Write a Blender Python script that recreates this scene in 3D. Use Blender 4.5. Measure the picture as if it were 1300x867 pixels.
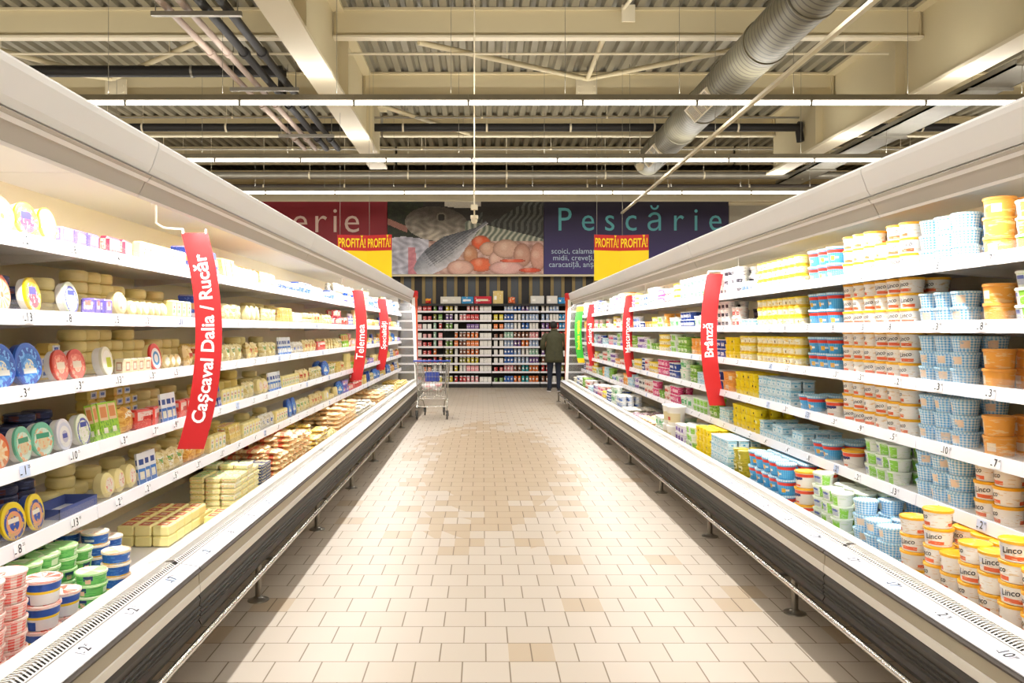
import bpy, math, random
from math import pi, sin, cos, atan2, sqrt
random.seed(7)
for o in list(bpy.data.objects): bpy.data.objects.remove(o)
S = bpy.context.scene
C = S.collection
# ---------------------------------------------------------------- camera, world, light, exposure
CAMZ = 1.5
cam = bpy.data.cameras.new('camera'); cam.sensor_width = 36; cam.lens = 1000/1300*36
cam.shift_x = 38/1300; cam.shift_y = -13.5/1300; cam.clip_start = .05; cam.clip_end = 100
co = bpy.data.objects.new('camera', cam); C.objects.link(co)
co.location = (0, 0, CAMZ); co.rotation_euler = (pi/2, 0, 0); S.camera = co
S.view_settings.view_transform = 'Standard'; S.view_settings.look = 'None'
S.view_settings.gamma = 1; S.view_settings.use_curve_mapping = False
S.view_settings.exposure = 0.5
try:
    S.cycles.use_denoising = True
    S.cycles.max_bounces = 8; S.cycles.diffuse_bounces = 5; S.cycles.glossy_bounces = 3
    S.cycles.transparent_max_bounces = 12; S.cycles.sample_clamp_indirect = 4; S.cycles.caustics_reflective = False; S.cycles.caustics_refractive = False
except Exception: pass
W = bpy.data.worlds.new('world'); S.world = W; W.use_nodes = True
W.node_tree.nodes['Background'].inputs[0].default_value = (1, .93, .8, 1)
W.node_tree.nodes['Background'].inputs[1].default_value = .15
CX = .2085                        # the aisle's centre line
ROWS_Y = [-7.3, -3.65, 0, 3.65, 7.28, 10.9, 14.55, 17.95]
LAMP_Z = 4.66; CEIL_W = 34; CASE_W = 34
ROW_POWER, UP_POWER, CASE_POWER = 230, 175, 35
def area(name, loc, rot, sx, sy, power, col, label):
    l = bpy.data.lights.new(name, 'AREA'); l.shape = 'RECTANGLE'; l.size = sx; l.size_y = sy
    l.energy = power; l.color = col
    o = bpy.data.objects.new(name, l); C.objects.link(o); o.location = loc; o.rotation_euler = rot
    return o
for i, y in enumerate(ROWS_Y):
    area('lamp_row_light', (1.0, y, LAMP_Z-.075), (0, 0, 0), 27, .05, ROW_POWER, (1, .97, .92), '')
    area('added_ceiling_fill', (1.0, y, LAMP_Z+.13), (pi, 0, 0), 27, .05, UP_POWER, (1, .97, .92), '')  # added upward fill that brightens deck and beams, not part of the tube lamps
for k in range(5):
    area('case_light', (CX-1.70, .2+3.12*k+1.56, 2.100), (0, -.12, 0), .035, 2.9, CASE_POWER, (1, .96, .91), '')
    area('case_light', (CX+1.70, .58+3.12*k+1.56, 2.070), (0, .12, 0), .035, 2.9, CASE_POWER, (1, .96, .91), '')

# ---------------------------------------------------------------- helpers
class MB:
    """collects faces with a material slot, uv and smooth flag"""
    def __init__(s): s.v = []; s.f = []; s.m = []; s.uv = []; s.sm = []
    def face(s, pts, m=0, uv=None, sm=False):
        b = len(s.v); s.v += [tuple(p) for p in pts]; n = len(pts)
        s.f.append(tuple(range(b, b+n))); s.m.append(m); s.sm.append(sm)
        s.uv.append(uv if uv else ([(0, 0), (1, 0), (1, 1), (0, 1)] if n == 4 else [(.5, .5)]*n))
        return s
    def raw(s, verts, faces, m=0, sm=False, uvs=None):
        b = len(s.v); s.v += [tuple(p) for p in verts]
        for k, f in enumerate(faces):
            s.f.append(tuple(b+i for i in f)); s.m.append(m); s.sm.append(sm)
            s.uv.append(uvs[k] if uvs else [(.5, .5)]*len(f))
        return s
    def box(s, x0, x1, y0, y1, z0, z1, m=0, bev=0):
        if x0 > x1: x0, x1 = x1, x0
        if y0 > y1: y0, y1 = y1, y0
        if bev: return s.rbox(x0, x1, y0, y1, z0, z1, bev, m)
        P = lambda i, j, k: ((x0, x1)[i], (y0, y1)[j], (z0, z1)[k])
        s.face([P(1,0,0), P(1,1,0), P(1,1,1), P(1,0,1)], m)
        s.face([P(0,1,0), P(0,0,0), P(0,0,1), P(0,1,1)], m)
        s.face([P(0,0,0), P(1,0,0), P(1,0,1), P(0,0,1)], m)
        s.face([P(1,1,0), P(0,1,0), P(0,1,1), P(1,1,1)], m)
        s.face([P(0,0,1), P(1,0,1), P(1,1,1), P(0,1,1)], m)
        s.face([P(0,1,0), P(1,1,0), P(1,0,0), P(0,0,0)], m)
        return s
    def rbox(s, x0, x1, y0, y1, z0, z1, r, m=0):
        """box with chamfered edges"""
        r = min(r, (x1-x0)*.45, (y1-y0)*.45, (z1-z0)*.45)
        X, Y, Z = (x0, x1), (y0, y1), (z0, z1)
        q = lambda A, i, ins: A[i] + (r if i == 0 else -r)*ins
        def V(i, j, k, ax):   # vertex at corner lying on the face of axis ax
            return (q(X, i, ax != 0), q(Y, j, ax != 1), q(Z, k, ax != 2))
        for i in (0, 1):
            o = [(0,0),(1,0),(1,1),(0,1)]
            s.face([V(i, a, b, 0) for a, b in (o if i else [(1,0),(0,0),(0,1),(1,1)])], m)
            s.face([V(a, i, b, 1) for a, b in ([(1,0),(0,0),(0,1),(1,1)] if i else o)], m)
            s.face([V(a, b, i, 2) for a, b in (o if i else [(0,1),(1,1),(1,0),(0,0)])], m)
        E = [(.02, .02)]*4
        for i in (0, 1):
            for j in (0, 1):
                s.face([V(i,j,0,0), V(i,j,0,1), V(i,j,1,1), V(i,j,1,0)][::1 if i != j else -1], m, E)
                s.face([V(i,0,j,0), V(i,1,j,0), V(i,1,j,2), V(i,0,j,2)][::1 if i == j else -1], m, E)
                s.face([V(0,i,j,1), V(1,i,j,1), V(1,i,j,2), V(0,i,j,2)][::-1 if i == j else 1], m, E)
                for k in (0, 1):
                    s.face([V(i,j,k,0), V(i,j,k,1), V(i,j,k,2)][::1 if (i+j+k) % 2 else -1], m)
        return s
    def tube(s, p, q, r, n=8, m=0, r2=None, caps=True):
        r2 = r if r2 is None else r2
        d = [q[i]-p[i] for i in range(3)]; L = sqrt(sum(a*a for a in d)) or 1e-9
        d = [a/L for a in d]
        a = (0, 0, 1) if abs(d[2]) < .9 else (1, 0, 0)
        u = (d[1]*a[2]-d[2]*a[1], d[2]*a[0]-d[0]*a[2], d[0]*a[1]-d[1]*a[0])
        l = sqrt(sum(t*t for t in u)); u = [t/l for t in u]
        w = (d[1]*u[2]-d[2]*u[1], d[2]*u[0]-d[0]*u[2], d[0]*u[1]-d[1]*u[0])
        ring = lambda c, R: [tuple(c[i]+R*(cos(2*pi*k/n)*u[i]+sin(2*pi*k/n)*w[i]) for i in range(3)) for k in range(n)]
        A, B = ring(p, r), ring(q, r2)
        s.raw(A+B, [(k, (k+1) % n, n+(k+1) % n, n+k) for k in range(n)], m, True,
              [[(k/n, 0), ((k+1)/n, 0), ((k+1)/n, 1), (k/n, 1)] for k in range(n)])
        if caps: s.face(A[::-1], m); s.face(B, m)
        return s
    def path(s, pts, r, n=8, m=0):
        for a, b in zip(pts, pts[1:]): s.tube(a, b, r, n, m)
        return s
    def lathe(s, prof, n=24, m=0, mats=None, axis='z', c=(0, 0, 0)):
        """prof: (r, h) list; each segment has its own rings so edges stay crisp"""
        hs = [p[1] for p in prof]; h0, h1 = min(hs), max(hs); hh = (h1-h0) or 1
        for k, (a, b) in enumerate(zip(prof, prof[1:])):
            V = []
            for (r, h) in (a, b):
                for j in range(n):
                    t = 2*pi*j/n - pi
                    if axis == 'z': V.append((c[0]+r*cos(t), c[1]+r*sin(t), c[2]+h))
                    else: V.append((c[0]+h, c[1]+r*cos(t), c[2]+r*sin(t)))
            va, vb = (a[1]-h0)/hh, (b[1]-h0)/hh
            s.raw(V, [(j, (j+1) % n, n+(j+1) % n, n+j) for j in range(n)], mats[k] if mats else m, True,
                  [[(j/n, va), ((j+1)/n, va), ((j+1)/n, vb), (j/n, vb)] for j in range(n)])
        return s
    def prism(s, prof, y0, y1, m=0, mats=None, close=True, caps=True):
        """prof: (x, z) polygon swept along y"""
        n = len(prof); e = n if close else n-1
        for k in range(e):
            a, b = prof[k], prof[(k+1) % n]
            s.face([(a[0], y0, a[1]), (a[0], y1, a[1]), (b[0], y1, b[1]), (b[0], y0, b[1])], mats[k] if mats else m)
        if close and caps:
            s.face([(p[0], y0, p[1]) for p in prof], m); s.face([(p[0], y1, p[1]) for p in prof][::-1], m)
        return s
    def add(s, o, off=0):
        b = len(s.v); s.v += o.v
        s.f += [tuple(b+i for i in f) for f in o.f]; s.m += [k+off for k in o.m]; s.uv += o.uv; s.sm += o.sm
        return s
    def mesh(s, name, mats):
        me = bpy.data.meshes.new(name); me.from_pydata(s.v, [], s.f)
        for m in (mats if isinstance(mats, (list, tuple)) else [mats]): me.materials.append(m)
        me.polygons.foreach_set('material_index', s.m); me.polygons.foreach_set('use_smooth', s.sm)
        ul = me.uv_layers.new(name='UVMap'); flat = []
        for u in s.uv:
            for a in u: flat += [a[0], a[1]]
        ul.data.foreach_set('uv', flat); me.update()
        return me
    def build(s, name, mats, parent=None, loc=(0, 0, 0), rot=None):
        return link(name, s.mesh(name, mats), parent, loc, rot)
def link(name, me, parent=None, loc=(0, 0, 0), rot=None):
    o = bpy.data.objects.new(name, me); C.objects.link(o); o.location = loc
    if rot: o.rotation_euler = rot
    if parent: o.parent = parent
    return o
def tag(o, label=None, cat=None, group=None, kind=None):
    if label: o['label'] = label
    if cat: o['category'] = cat
    if group: o['group'] = group
    if kind: o['kind'] = kind
    return o
def empty(name, loc=(0, 0, 0), rz=0):
    o = bpy.data.objects.new(name, None); C.objects.link(o); o.location = loc; o.rotation_euler = (0, 0, rz)
    o.empty_display_size = .05
    return o
def dup(o, parent=None):
    kids = list(o.children)
    c = o.copy(); C.objects.link(c)
    if parent: c.parent = parent
    for k in kids: dup(k, c)
    return c
def struct(mb, name, mats, **k):
    return tag(mb.build(name, mats, **k), kind='structure')
def lin(c):
    if isinstance(c, str): c = [int(c[i:i+2], 16)/255 for i in (0, 2, 4)]
    return tuple((x/12.92 if x <= .04045 else ((x+.055)/1.055)**2.4) for x in c[:3]) + (1,)

# ---------------------------------------------------------------- materials
def newmat(name):
    m = bpy.data.materials.new(name); m.use_nodes = True
    return m, m.node_tree, m.node_tree.nodes['Principled BSDF']
class NT:
    def __init__(s, nt): s.nt = nt
    def n(s, t, **k):
        x = s.nt.nodes.new(t)
        for a, b in k.items(): setattr(x, a, b)
        return x
    def put(s, sock, v):
        if isinstance(v, (int, float)): sock.default_value = v
        elif isinstance(v, tuple): sock.default_value = v
        else: s.nt.links.new(v, sock)
    def math(s, op, a, b=0.0, c=None):
        x = s.n('ShaderNodeMath', operation=op); s.put(x.inputs[0], a); s.put(x.inputs[1], b)
        if c is not None: s.put(x.inputs[2], c)
        return x.outputs[0]
    def mix(s, f, a, b):
        x = s.n('ShaderNodeMix', data_type='RGBA'); s.put(x.inputs[0], f); s.put(x.inputs[6], a); s.put(x.inputs[7], b)
        return x.outputs[2]
    def noise(s, vec, scale, detail=2, rough=.5):
        x = s.n('ShaderNodeTexNoise'); x.inputs['Scale'].default_value = scale; x.inputs['Detail'].default_value = detail
        x.inputs['Roughness'].default_value = rough
        if vec is not None: s.nt.links.new(vec, x.inputs['Vector'])
        return x.outputs[0]
    def step(s, v, lo, hi): return s.math('MULTIPLY', s.math('GREATER_THAN', v, lo), s.math('LESS_THAN', v, hi))
def plain(name, col, rough=.5, metal=0, var=.06, scale=6, spec=.5, emit=None, es=0):
    m, nt, b = newmat(name); k = NT(nt); c = lin(col)
    if var:
        tc = k.n('ShaderNodeTexCoord').outputs['Object']
        f = k.noise(tc, scale, 3)
        d = tuple(max(0, x*(1-var*2)) for x in c[:3])+(1,)
        u = tuple(min(1, x*(1+var)) for x in c[:3])+(1,)
        nt.links.new(k.mix(f, d, u), b.inputs['Base Color'])
    else: b.inputs['Base Color'].default_value = c
    b.inputs['Roughness'].default_value = rough; b.inputs['Metallic'].default_value = metal
    b.inputs['Specular IOR Level'].default_value = spec
    if emit: b.inputs['Emission Color'].default_value = lin(emit); b.inputs['Emission Strength'].default_value = es
    return m
def pat(name, base, layers=(), rough=.35, spec=.4, trans=0):
    """printed packaging: uv patches (col,u0,u1,v0,v1,rep), noise print ('n',col,scale,thr[,v0,v1]), gingham ('g',light,dark,nu,nv[,v0,v1])"""
    m, nt, b = newmat(name); k = NT(nt)
    uv = k.n('ShaderNodeTexCoord').outputs['UV']
    sp = k.n('ShaderNodeSeparateXYZ'); nt.links.new(uv, sp.inputs[0]); U, V = sp.outputs[0], sp.outputs[1]
    rnd = k.n('ShaderNodeObjectInfo').outputs['Random']
    col = lin(base)
    for L in layers:
        if L[0] == 'n':
            mp = k.n('ShaderNodeVectorMath', operation='ADD'); nt.links.new(uv, mp.inputs[0])
            cb = k.n('ShaderNodeCombineXYZ'); nt.links.new(k.math('MULTIPLY', rnd, 9.0), cb.inputs[2]); nt.links.new(cb.outputs[0], mp.inputs[1])
            f = k.math('GREATER_THAN', k.noise(mp.outputs[0], L[2], 2, .6), L[3])
            if len(L) > 4: f = k.math('MULTIPLY', f, k.step(V, L[4], L[5]))
            col = k.mix(f, col, lin(L[1]))
        elif L[0] == 'g':
            a = k.math('GREATER_THAN', k.math('FRACT', k.math('MULTIPLY', U, float(L[3]))), .5)
            c = k.math('GREATER_THAN', k.math('FRACT', k.math('MULTIPLY', V, float(L[4]))), .5)
            f = k.math('MULTIPLY', k.math('ADD', a, c), .5)
            g = k.mix(f, lin(L[1]), lin(L[2]))
            if len(L) > 5: col = k.mix(k.step(V, L[5], L[6]), col, g)
            else: col = g
        else:
            c, u0, u1, v0, v1 = L[:5]; rep = L[5] if len(L) > 5 else 1
            uu = k.math('FRACT', k.math('MULTIPLY', U, float(rep))) if rep != 1 else U
            f = k.math('MULTIPLY', k.step(uu, u0, u1), k.step(V, v0, v1))
            col = k.mix(f, col, lin(c))
    k.put(b.inputs['Base Color'], col)
    b.inputs['Roughness'].default_value = rough; b.inputs['Specular IOR Level'].default_value = spec
    return m
def discmat(name, R, rings, spokes=0, spokecol='ffffff', bar=None, speck=None):
    """round printed lid seen face on; rings: (r_end, colour) outwards"""
    m, nt, b = newmat(name); k = NT(nt)
    sp = k.n('ShaderNodeSeparateXYZ'); nt.links.new(k.n('ShaderNodeTexCoord').outputs['Object'], sp.inputs[0])
    Y = k.math('DIVIDE', sp.outputs[1], R); Z = k.math('SUBTRACT', k.math('DIVIDE', sp.outputs[2], R), 1.0)
    r = k.math('SQRT', k.math('ADD', k.math('MULTIPLY', Y, Y), k.math('MULTIPLY', Z, Z)))
    col = lin(rings[-1][1])
    for e, c in rings[:-1][::-1]: col = k.mix(k.math('LESS_THAN', r, e), col, lin(c))
    if spokes:
        an = k.math('ARCTAN2', Z, Y)
        f = k.math('GREATER_THAN', k.math('SINE', k.math('MULTIPLY', an, float(spokes))), .25)
        f = k.math('MULTIPLY', f, k.step(r, .25, .8)); col = k.mix(f, col, lin(spokecol))
    if speck:
        tc = k.n('ShaderNodeTexCoord').outputs['Object']
        f = k.math('MULTIPLY', k.math('GREATER_THAN', k.noise(tc, 60, 2), .55), k.math('LESS_THAN', r, .9)); col = k.mix(f, col, lin(speck))
    if bar:
        c, y0, y1, z0, z1 = bar; f = k.math('MULTIPLY', k.step(Y, y0, y1), k.step(Z, z0, z1)); col = k.mix(f, col, lin(c))
    k.put(b.inputs['Base Color'], col); b.inputs['Roughness'].default_value = .3
    return m
def emitter(name, col, s):
    m, nt, b = newmat(name); nt.nodes.remove(b); e = nt.nodes.new('ShaderNodeEmission')
    e.inputs[0].default_value = lin(col); e.inputs[1].default_value = s
    nt.links.new(e.outputs[0], nt.nodes['Material Output'].inputs[0]); return m
def clear(name, col='ffffff', a=.16):
    m, nt, b = newmat(name); k = NT(nt); nt.nodes.remove(b)
    t = k.n('ShaderNodeBsdfTransparent'); g = k.n('ShaderNodeBsdfGlossy'); g.inputs['Roughness'].default_value = .15
    d = k.n('ShaderNodeBsdfDiffuse'); d.inputs[0].default_value = lin(col)
    x = k.n('ShaderNodeMixShader'); x.inputs[0].default_value = .5; nt.links.new(g.outputs[0], x.inputs[1]); nt.links.new(d.outputs[0], x.inputs[2])
    y = k.n('ShaderNodeMixShader'); y.inputs[0].default_value = a; nt.links.new(t.outputs[0], y.inputs[1]); nt.links.new(x.outputs[0], y.inputs[2])
    nt.links.new(y.outputs[0], nt.nodes['Material Output'].inputs[0]); return m

M = {}
M['white'] = plain('white enamel', 'f2f0ee', .35, var=.02)
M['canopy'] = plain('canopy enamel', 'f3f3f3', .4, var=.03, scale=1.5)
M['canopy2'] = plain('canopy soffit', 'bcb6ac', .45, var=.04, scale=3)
M['liner'] = plain('cream case liner', 'f4e8c6', .3, var=.03, scale=2)
M['rail'] = plain('price rail plastic', 'f1f0f6', .3, var=.02)
M['beige'] = plain('beige lacquer', 'aaa18c', .35, var=.05, scale=3)
M['bumper'] = plain('dark bumper rubber', '2e2821', .45, var=.08)
M['dark'] = plain('dark gap', '4c4540', .6, var=.05)
M['grille'] = plain('air grille plastic', 'e6e2da', .4, var=.02)
M['frontrail'] = plain('front price rail plastic', 'd3d4dc', .35, var=.02)
M['tagf'] = plain('front price card', 'dfe2ee', .5, var=0)
M['chrome'] = plain('chrome', 'd8d6d2', .18, 1, var=.0)
M['steel'] = plain('galvanised steel', '9b978c', .4, .6, var=.1, scale=4)
M['legm'] = plain('dull steel leg', '8a857c', .28, .9, var=.05)
M['glow'] = emitter('tube glow', 'fff6e4', 9)
M['cglow'] = emitter('case tube glow', 'fff6ea', 5)
M['clear'] = clear('clear plastic', 'ffffff', .14)
M['ink'] = plain('price ink', '26262c', .6, var=0)
M['tagw'] = plain('white price card', 'fbfbff', .5, var=0)
M['tagb'] = plain('blue price card', 'c6d6f4', .5, var=0)
M['red'] = plain('sign red', 'bd171c', .45, var=.03)
M['redd'] = plain('sign dark red', '8c1026', .5, var=.03)
M['signwhite'] = plain('sign white', 'ffffff', .5, var=0)
M['green'] = plain('sign green', '2fae2e', .45, var=.03)
M['yellow'] = plain('banner yellow', 'ffd90a', .5, var=.02)
M['blackm'] = plain('matt black', '1c1a1a', .5, var=.05)
M['pipeb'] = plain('black pipe insulation', '1f1d1c', .6, var=.1)
M['pipep'] = plain('pinkish pipe', 'b8a496', .5, var=.1)
M['cream'] = plain('cream painted steel', 'cdc09c', .5, var=.05, scale=.8)
M['cream2'] = plain('light cream paint', 'e2d8bd', .45, var=.04, scale=.8)
M['creamw'] = plain('cream wall panel', 'b9a67c', .6, var=.06, scale=.5)
M['orange'] = plain('post orange', 'e0552a', .5, var=.3, scale=18)

# ---------------------------------------------------------------- lettering
_tc = {}
def text_mb(s, size=1, bold=0.0, m=0, align='CENTER', space=1.0):
    key = (s, bold, align, space)
    if key not in _tc:
        cu = bpy.data.curves.new('t', 'FONT'); cu.body = s; cu.offset = bold; cu.align_x = align; cu.align_y = 'CENTER'
        cu.space_character = space; cu.resolution_u = 3
        o = bpy.data.objects.new('t', cu); C.objects.link(o)
        bpy.context.view_layer.update()
        me = bpy.data.meshes.new_from_object(o.evaluated_get(bpy.context.evaluated_depsgraph_get()))
        _tc[key] = ([tuple(v.co) for v in me.vertices], [tuple(p.vertices) for p in me.polygons])
        bpy.data.objects.remove(o); bpy.data.curves.remove(cu); bpy.data.meshes.remove(me)
    V, F = _tc[key]
    return MB().raw([(x*size, y*size, 0) for x, y, z in V], F, m)
def mapv(mb, fn):
    mb.v = [fn(*p) for p in mb.v]; return mb
def extent(mb, ax):
    a = [p[ax] for p in mb.v]; return min(a), max(a)
# ---------------------------------------------------------------- floor, walls, deck
def floor_mat():
    m, nt, b = newmat('cream floor tiles'); k = NT(nt)
    g = k.n('ShaderNodeNewGeometry').outputs['Position']
    mp = k.n('ShaderNodeMapping'); nt.links.new(g, mp.inputs[0])
    mp.inputs['Location'].default_value = (.0884+.212*40, -3.572+.212*60, 0)
    br = k.n('ShaderNodeTexBrick'); nt.links.new(mp.outputs[0], br.inputs[0])
    br.offset = .5; br.offset_frequency = 2; br.squash = 1
    br.inputs['Color1'].default_value = lin('b4aa9d'); br.inputs['Color2'].default_value = lin('ab9f8e')
    br.inputs['Mortar'].default_value = lin('6b5c47'); br.inputs['Scale'].default_value = 1
    br.inputs['Mortar Size'].default_value = .0034; br.inputs['Mortar Smooth'].default_value = .2; br.inputs['Bias'].default_value = -.55
    br.inputs['Brick Width'].default_value = .212; br.inputs['Row Height'].default_value = .212
    # worn tan area in the middle of the aisle, tile by tile
    sp = k.n('ShaderNodeSeparateXYZ'); nt.links.new(mp.outputs[0], sp.inputs[0])
    fy = k.math('FLOOR', k.math('DIVIDE', sp.outputs[1], .212))
    sh = k.math('MULTIPLY', k.math('MODULO', fy, 2.0), .106)
    fx = k.math('FLOOR', k.math('DIVIDE', k.math('ADD', sp.outputs[0], sh), .212))
    cb = k.n('ShaderNodeCombineXYZ'); k.put(cb.inputs[0], fx); k.put(cb.inputs[1], fy)
    wn = k.n('ShaderNodeTexWhiteNoise', noise_dimensions='2D'); nt.links.new(cb.outputs[0], wn.inputs['Vector'])
    gs = k.n('ShaderNodeSeparateXYZ'); nt.links.new(g, gs.inputs[0])
    dx = k.math('DIVIDE', k.math('SUBTRACT', gs.outputs[0], .1), 1.15)
    dy = k.math('DIVIDE', k.math('SUBTRACT', gs.outputs[1], 9.3), 4.4)
    r = k.math('ADD', k.math('MULTIPLY', dx, dx), k.math('MULTIPLY', dy, dy))
    f = k.math('GREATER_THAN', k.math('ADD', k.math('SUBTRACT', 1.25, r), k.math('MULTIPLY', wn.outputs[0], -.7)), .35)
    odd = k.math('GREATER_THAN', wn.outputs[0], .965)
    f = k.math('MAXIMUM', k.math('MULTIPLY', f, .75), k.math('MULTIPLY', odd, .7))
    far = k.math('MULTIPLY', k.math('GREATER_THAN', gs.outputs[1], 13.2), .1)
    f = k.math('MAXIMUM', f, far)
    mul = k.n('ShaderNodeMix', data_type='RGBA', blend_type='MULTIPLY'); k.put(mul.inputs[0], f)
    nt.links.new(br.outputs[0], mul.inputs[6]); mul.inputs[7].default_value = lin('ead9bc')
    n2 = k.noise(g, 1.3, 4)
    mul2 = k.n('ShaderNodeMix', data_type='RGBA', blend_type='MULTIPLY'); k.put(mul2.inputs[0], k.math('MULTIPLY', n2, .35))
    nt.links.new(mul.outputs[2], mul2.inputs[6]); mul2.inputs[7].default_value = lin('e2d6c4')
    nt.links.new(mul2.outputs[2], b.inputs['Base Color']); b.inputs['Roughness'].default_value = .42
    b.inputs['Specular IOR Level'].default_value = .35
    bp = k.n('ShaderNodeBump'); bp.inputs['Strength'].default_value = .25; bp.inputs['Distance'].default_value = .003
    k.put(bp.inputs['Height'], k.math('SUBTRACT', 1.0, br.outputs[1])); nt.links.new(bp.outputs[0], b.inputs['Normal'])
    return m
WX0, WX1, WY0, WY1, DECK = -13.5, 15.5, -10, 24.5, 6.5
struct(MB().box(WX0, WX1, WY0, WY1, -.2, 0), 'floor', floor_mat())
struct(MB().box(WX0-.2, WX0, WY0, WY1, 0, DECK+.1), 'wall_left', M['creamw'])
struct(MB().box(WX1, WX1+.2, WY0, WY1, 0, DECK+.1), 'wall_right', M['creamw'])
struct(MB().box(WX0-.2, WX1+.2, WY0-.2, WY0, 0, DECK+.1), 'wall_front', M['creamw'])
struct(MB().box(WX0-.2, WX1+.2, WY1, WY1+.2, 0, DECK+.1), 'wall_back', M['creamw'])
def deck():
    mb = MB(); p = .25; x = WX0; d = .075; pr = []
    while x < WX1:
        pr += [(x, DECK), (x+.07, DECK), (x+.105, DECK-d), (x+.215, DECK-d)]; x += p
    pr.append((WX1, DECK)); pr += [(WX1, DECK+.12), (WX0, DECK+.12)]
    return mb.prism(pr[::-1], WY0, WY1, caps=False)
struct(deck(), 'ceiling', plain('galvanised deck', '938c78', .45, .3, var=.12, scale=2))
GL, GR = -2.3, 6.75
def ibeam_y(x, y0, y1, z0, z1, w=.36, t=.05):
    mb = MB(); mb.box(x-w/2, x+w/2, y0, y1, z0, z0+t, 1); mb.box(x-w/2, x+w/2, y0, y1, z1-t, z1, 0)
    mb.box(x-.02, x+.02, y0, y1, z0+t, z1-t, 0)
    y = y0+1.5
    while y < y1:
        mb.box(x-w/2+.02, x+w/2-.02, y-.008, y+.008, z0+t, z1-t, 0); y += 3.0
    return mb
def ibeam_x(y, x0, x1, z0, z1, w=.15, t=.035):
    mb = MB(); mb.box(x0, x1, y-w/2, y+w/2, z0, z0+t, 1); mb.box(x0, x1, y-w/2, y+w/2, z1-t, z1, 0)
    mb.box(x0, x1, y-.02, y+.02, z0+t, z1-t, 0)
    for xx in (x0+.05, x1-.05): mb.box(xx-.008, xx+.008, y-w/2+.02, y+w/2-.02, z0+t, z1-t, 0)
    return mb
n = 0
for gx in (GL-9.05, GL, GR):
    n += 1; ye = 17.55 if gx == GL else 18.2
    tb = ibeam_y(gx, WY0+.05, ye, 5.1, DECK-.08, .38)
    struct(tb, 'trim_%d' % n, [M['cream'], M['cream2']])
xs = [WX0, GL-9.05, GL, GR, WX1]
for yb in (0.05, 3.05, 6.05, 9.05, 12.05, 15.05, 18.1, 21.1):
    for a, b in zip(xs, xs[1:]):
        n += 1
        tb = ibeam_x(yb, a+.03, b-.03, 5.96, DECK-.08)
        struct(tb, 'trim_%d' % n, [M['cream'], M['cream2']])
# far cross wall of cream cladding above the signs, striped panelling below
def stripes():
    mb = MB(); Y = 21.45
    mb.box(-11, 12, Y, Y+.1, 0, 3.0, 0)
    half = .2912; x = -11+.05; k = 0
    while x < 11.9:
        mb.box(x, x+.085, Y-.05, Y, 0, 3.0, 1)
        mb.box(x+.085, x+half, Y-.015, Y, 0, 3.0, 2 if k % 2 else 3); x += half; k += 1
    return mb
struct(stripes(), 'wall_back_panelling', [M['blackm'], plain('tan lath', '8d7a4f', .6), plain('black lath', '17141a', .5), plain('slate lath', '4d535c', .5)])
struct(MB().box(-11, 12, 21.6, 21.9, 0, 5.9), 'wall_back_upper', M['creamw'])
# ---------------------------------------------------------------- ceiling lamps
fx = empty('tube_lamp', (0, 0, LAMP_Z))
mb = MB(); mb.prism([(-.05, .02), (.05, .02), (.045, .10), (-.045, .10)], -.789, .789); mapv(mb, lambda x, y, z: (y, x, z))
mb.build('housing', M['steel'], fx)
mb = MB().tube((-.775, 0, -.012), (.775, 0, -.012), .024, 10); mb.build('glowing_tube', M['glow'], fx)
for s in (-1, 1): MB().box(-.006, .006, -.03, .03, -.04, .025).build('tube_holder', M['steel'], fx, (s*.781, 0, 0))
MB().tube((.55, 0, .1), (.55, 0, DECK-.08-LAMP_Z), .004, 5).build('hanging_wire', M['steel'], fx)
ORD = ['zeroth','first','second','third','fourth','fifth','sixth','seventh','eighth','ninth','tenth','eleventh','twelfth','thirteenth','fourteenth','fifteenth','sixteenth','seventeenth','eighteenth','nineteenth','twentieth']
def ordn(i):
    return ORD[i] if i < 21 else '%d%s' % (i, {1: 'st', 2: 'nd', 3: 'rd'}.get(i % 10 if i % 100 not in (11, 12, 13) else 0, 'th'))
first = True
for r, y in enumerate((10.9, 14.55, 17.95)):
    for i in range(17):
        x = -12.1 + 1.58*i + .06
        if abs(x)/y > .78: pass
        o = fx if first else dup(fx); first = False
        o.location = (x, y, LAMP_Z)
        tag(o, '%s tube lamp from the left in the %s ceiling row' % (ordn(i+1), ('nearest', 'middle', 'farthest')[r]), 'ceiling lamp', 'tube lamps in the %s ceiling row' % ('nearest', 'middle', 'farthest')[r])
# ---------------------------------------------------------------- pipes, duct, conduit, braces
def one(mb, name, mat, label, cat, group=None, loc=(0, 0, 0), rot=None):
    return tag(mb.build(name, mat, None, loc, rot), label, cat, group)
def xpipe(y, z, r, x0, x1, mat, label, clamps=0, rods=True, end=False):
    root = empty('ceiling_pipe', (x0, y, z)); L = x1-x0
    mb = MB().tube((0, 0, 0), (L, 0, 0), r, 12)
    if end: mb.lathe([(r, 0), (r*1.5, 0), (r*1.5, .06), (r, .06)], 12, axis='x', c=(L-.03, 0, 0)); mb.tube((L-.02, 0, 0), (L+.02, 0, -.3), r*.9, 12)
    mb.build('pipe_run', mat, root)
    if clamps:
        x = .6
        while x < L:
            c = MB().lathe([(r*1.12, -.02), (r*1.12, .02)], 12, axis='x'); c.tube((0, 0, r), (0, 0, 6.4-z), .006, 5)
            c.build('clamp', M['cream2'], root, (x, 0, 0)); x += clamps
    return tag(root, label, 'pipe')
xpipe(16.5, 5.76, .085, GL+.05, GR-.1, M['pipeb'], 'thick black pipe across the ceiling between the two girders', 1.75, end=True)
xpipe(16.5, 5.76, .085, -11.2, GL-.05, M['pipeb'], 'thick black pipe crossing the ceiling left of the left girder', 1.75)
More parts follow.
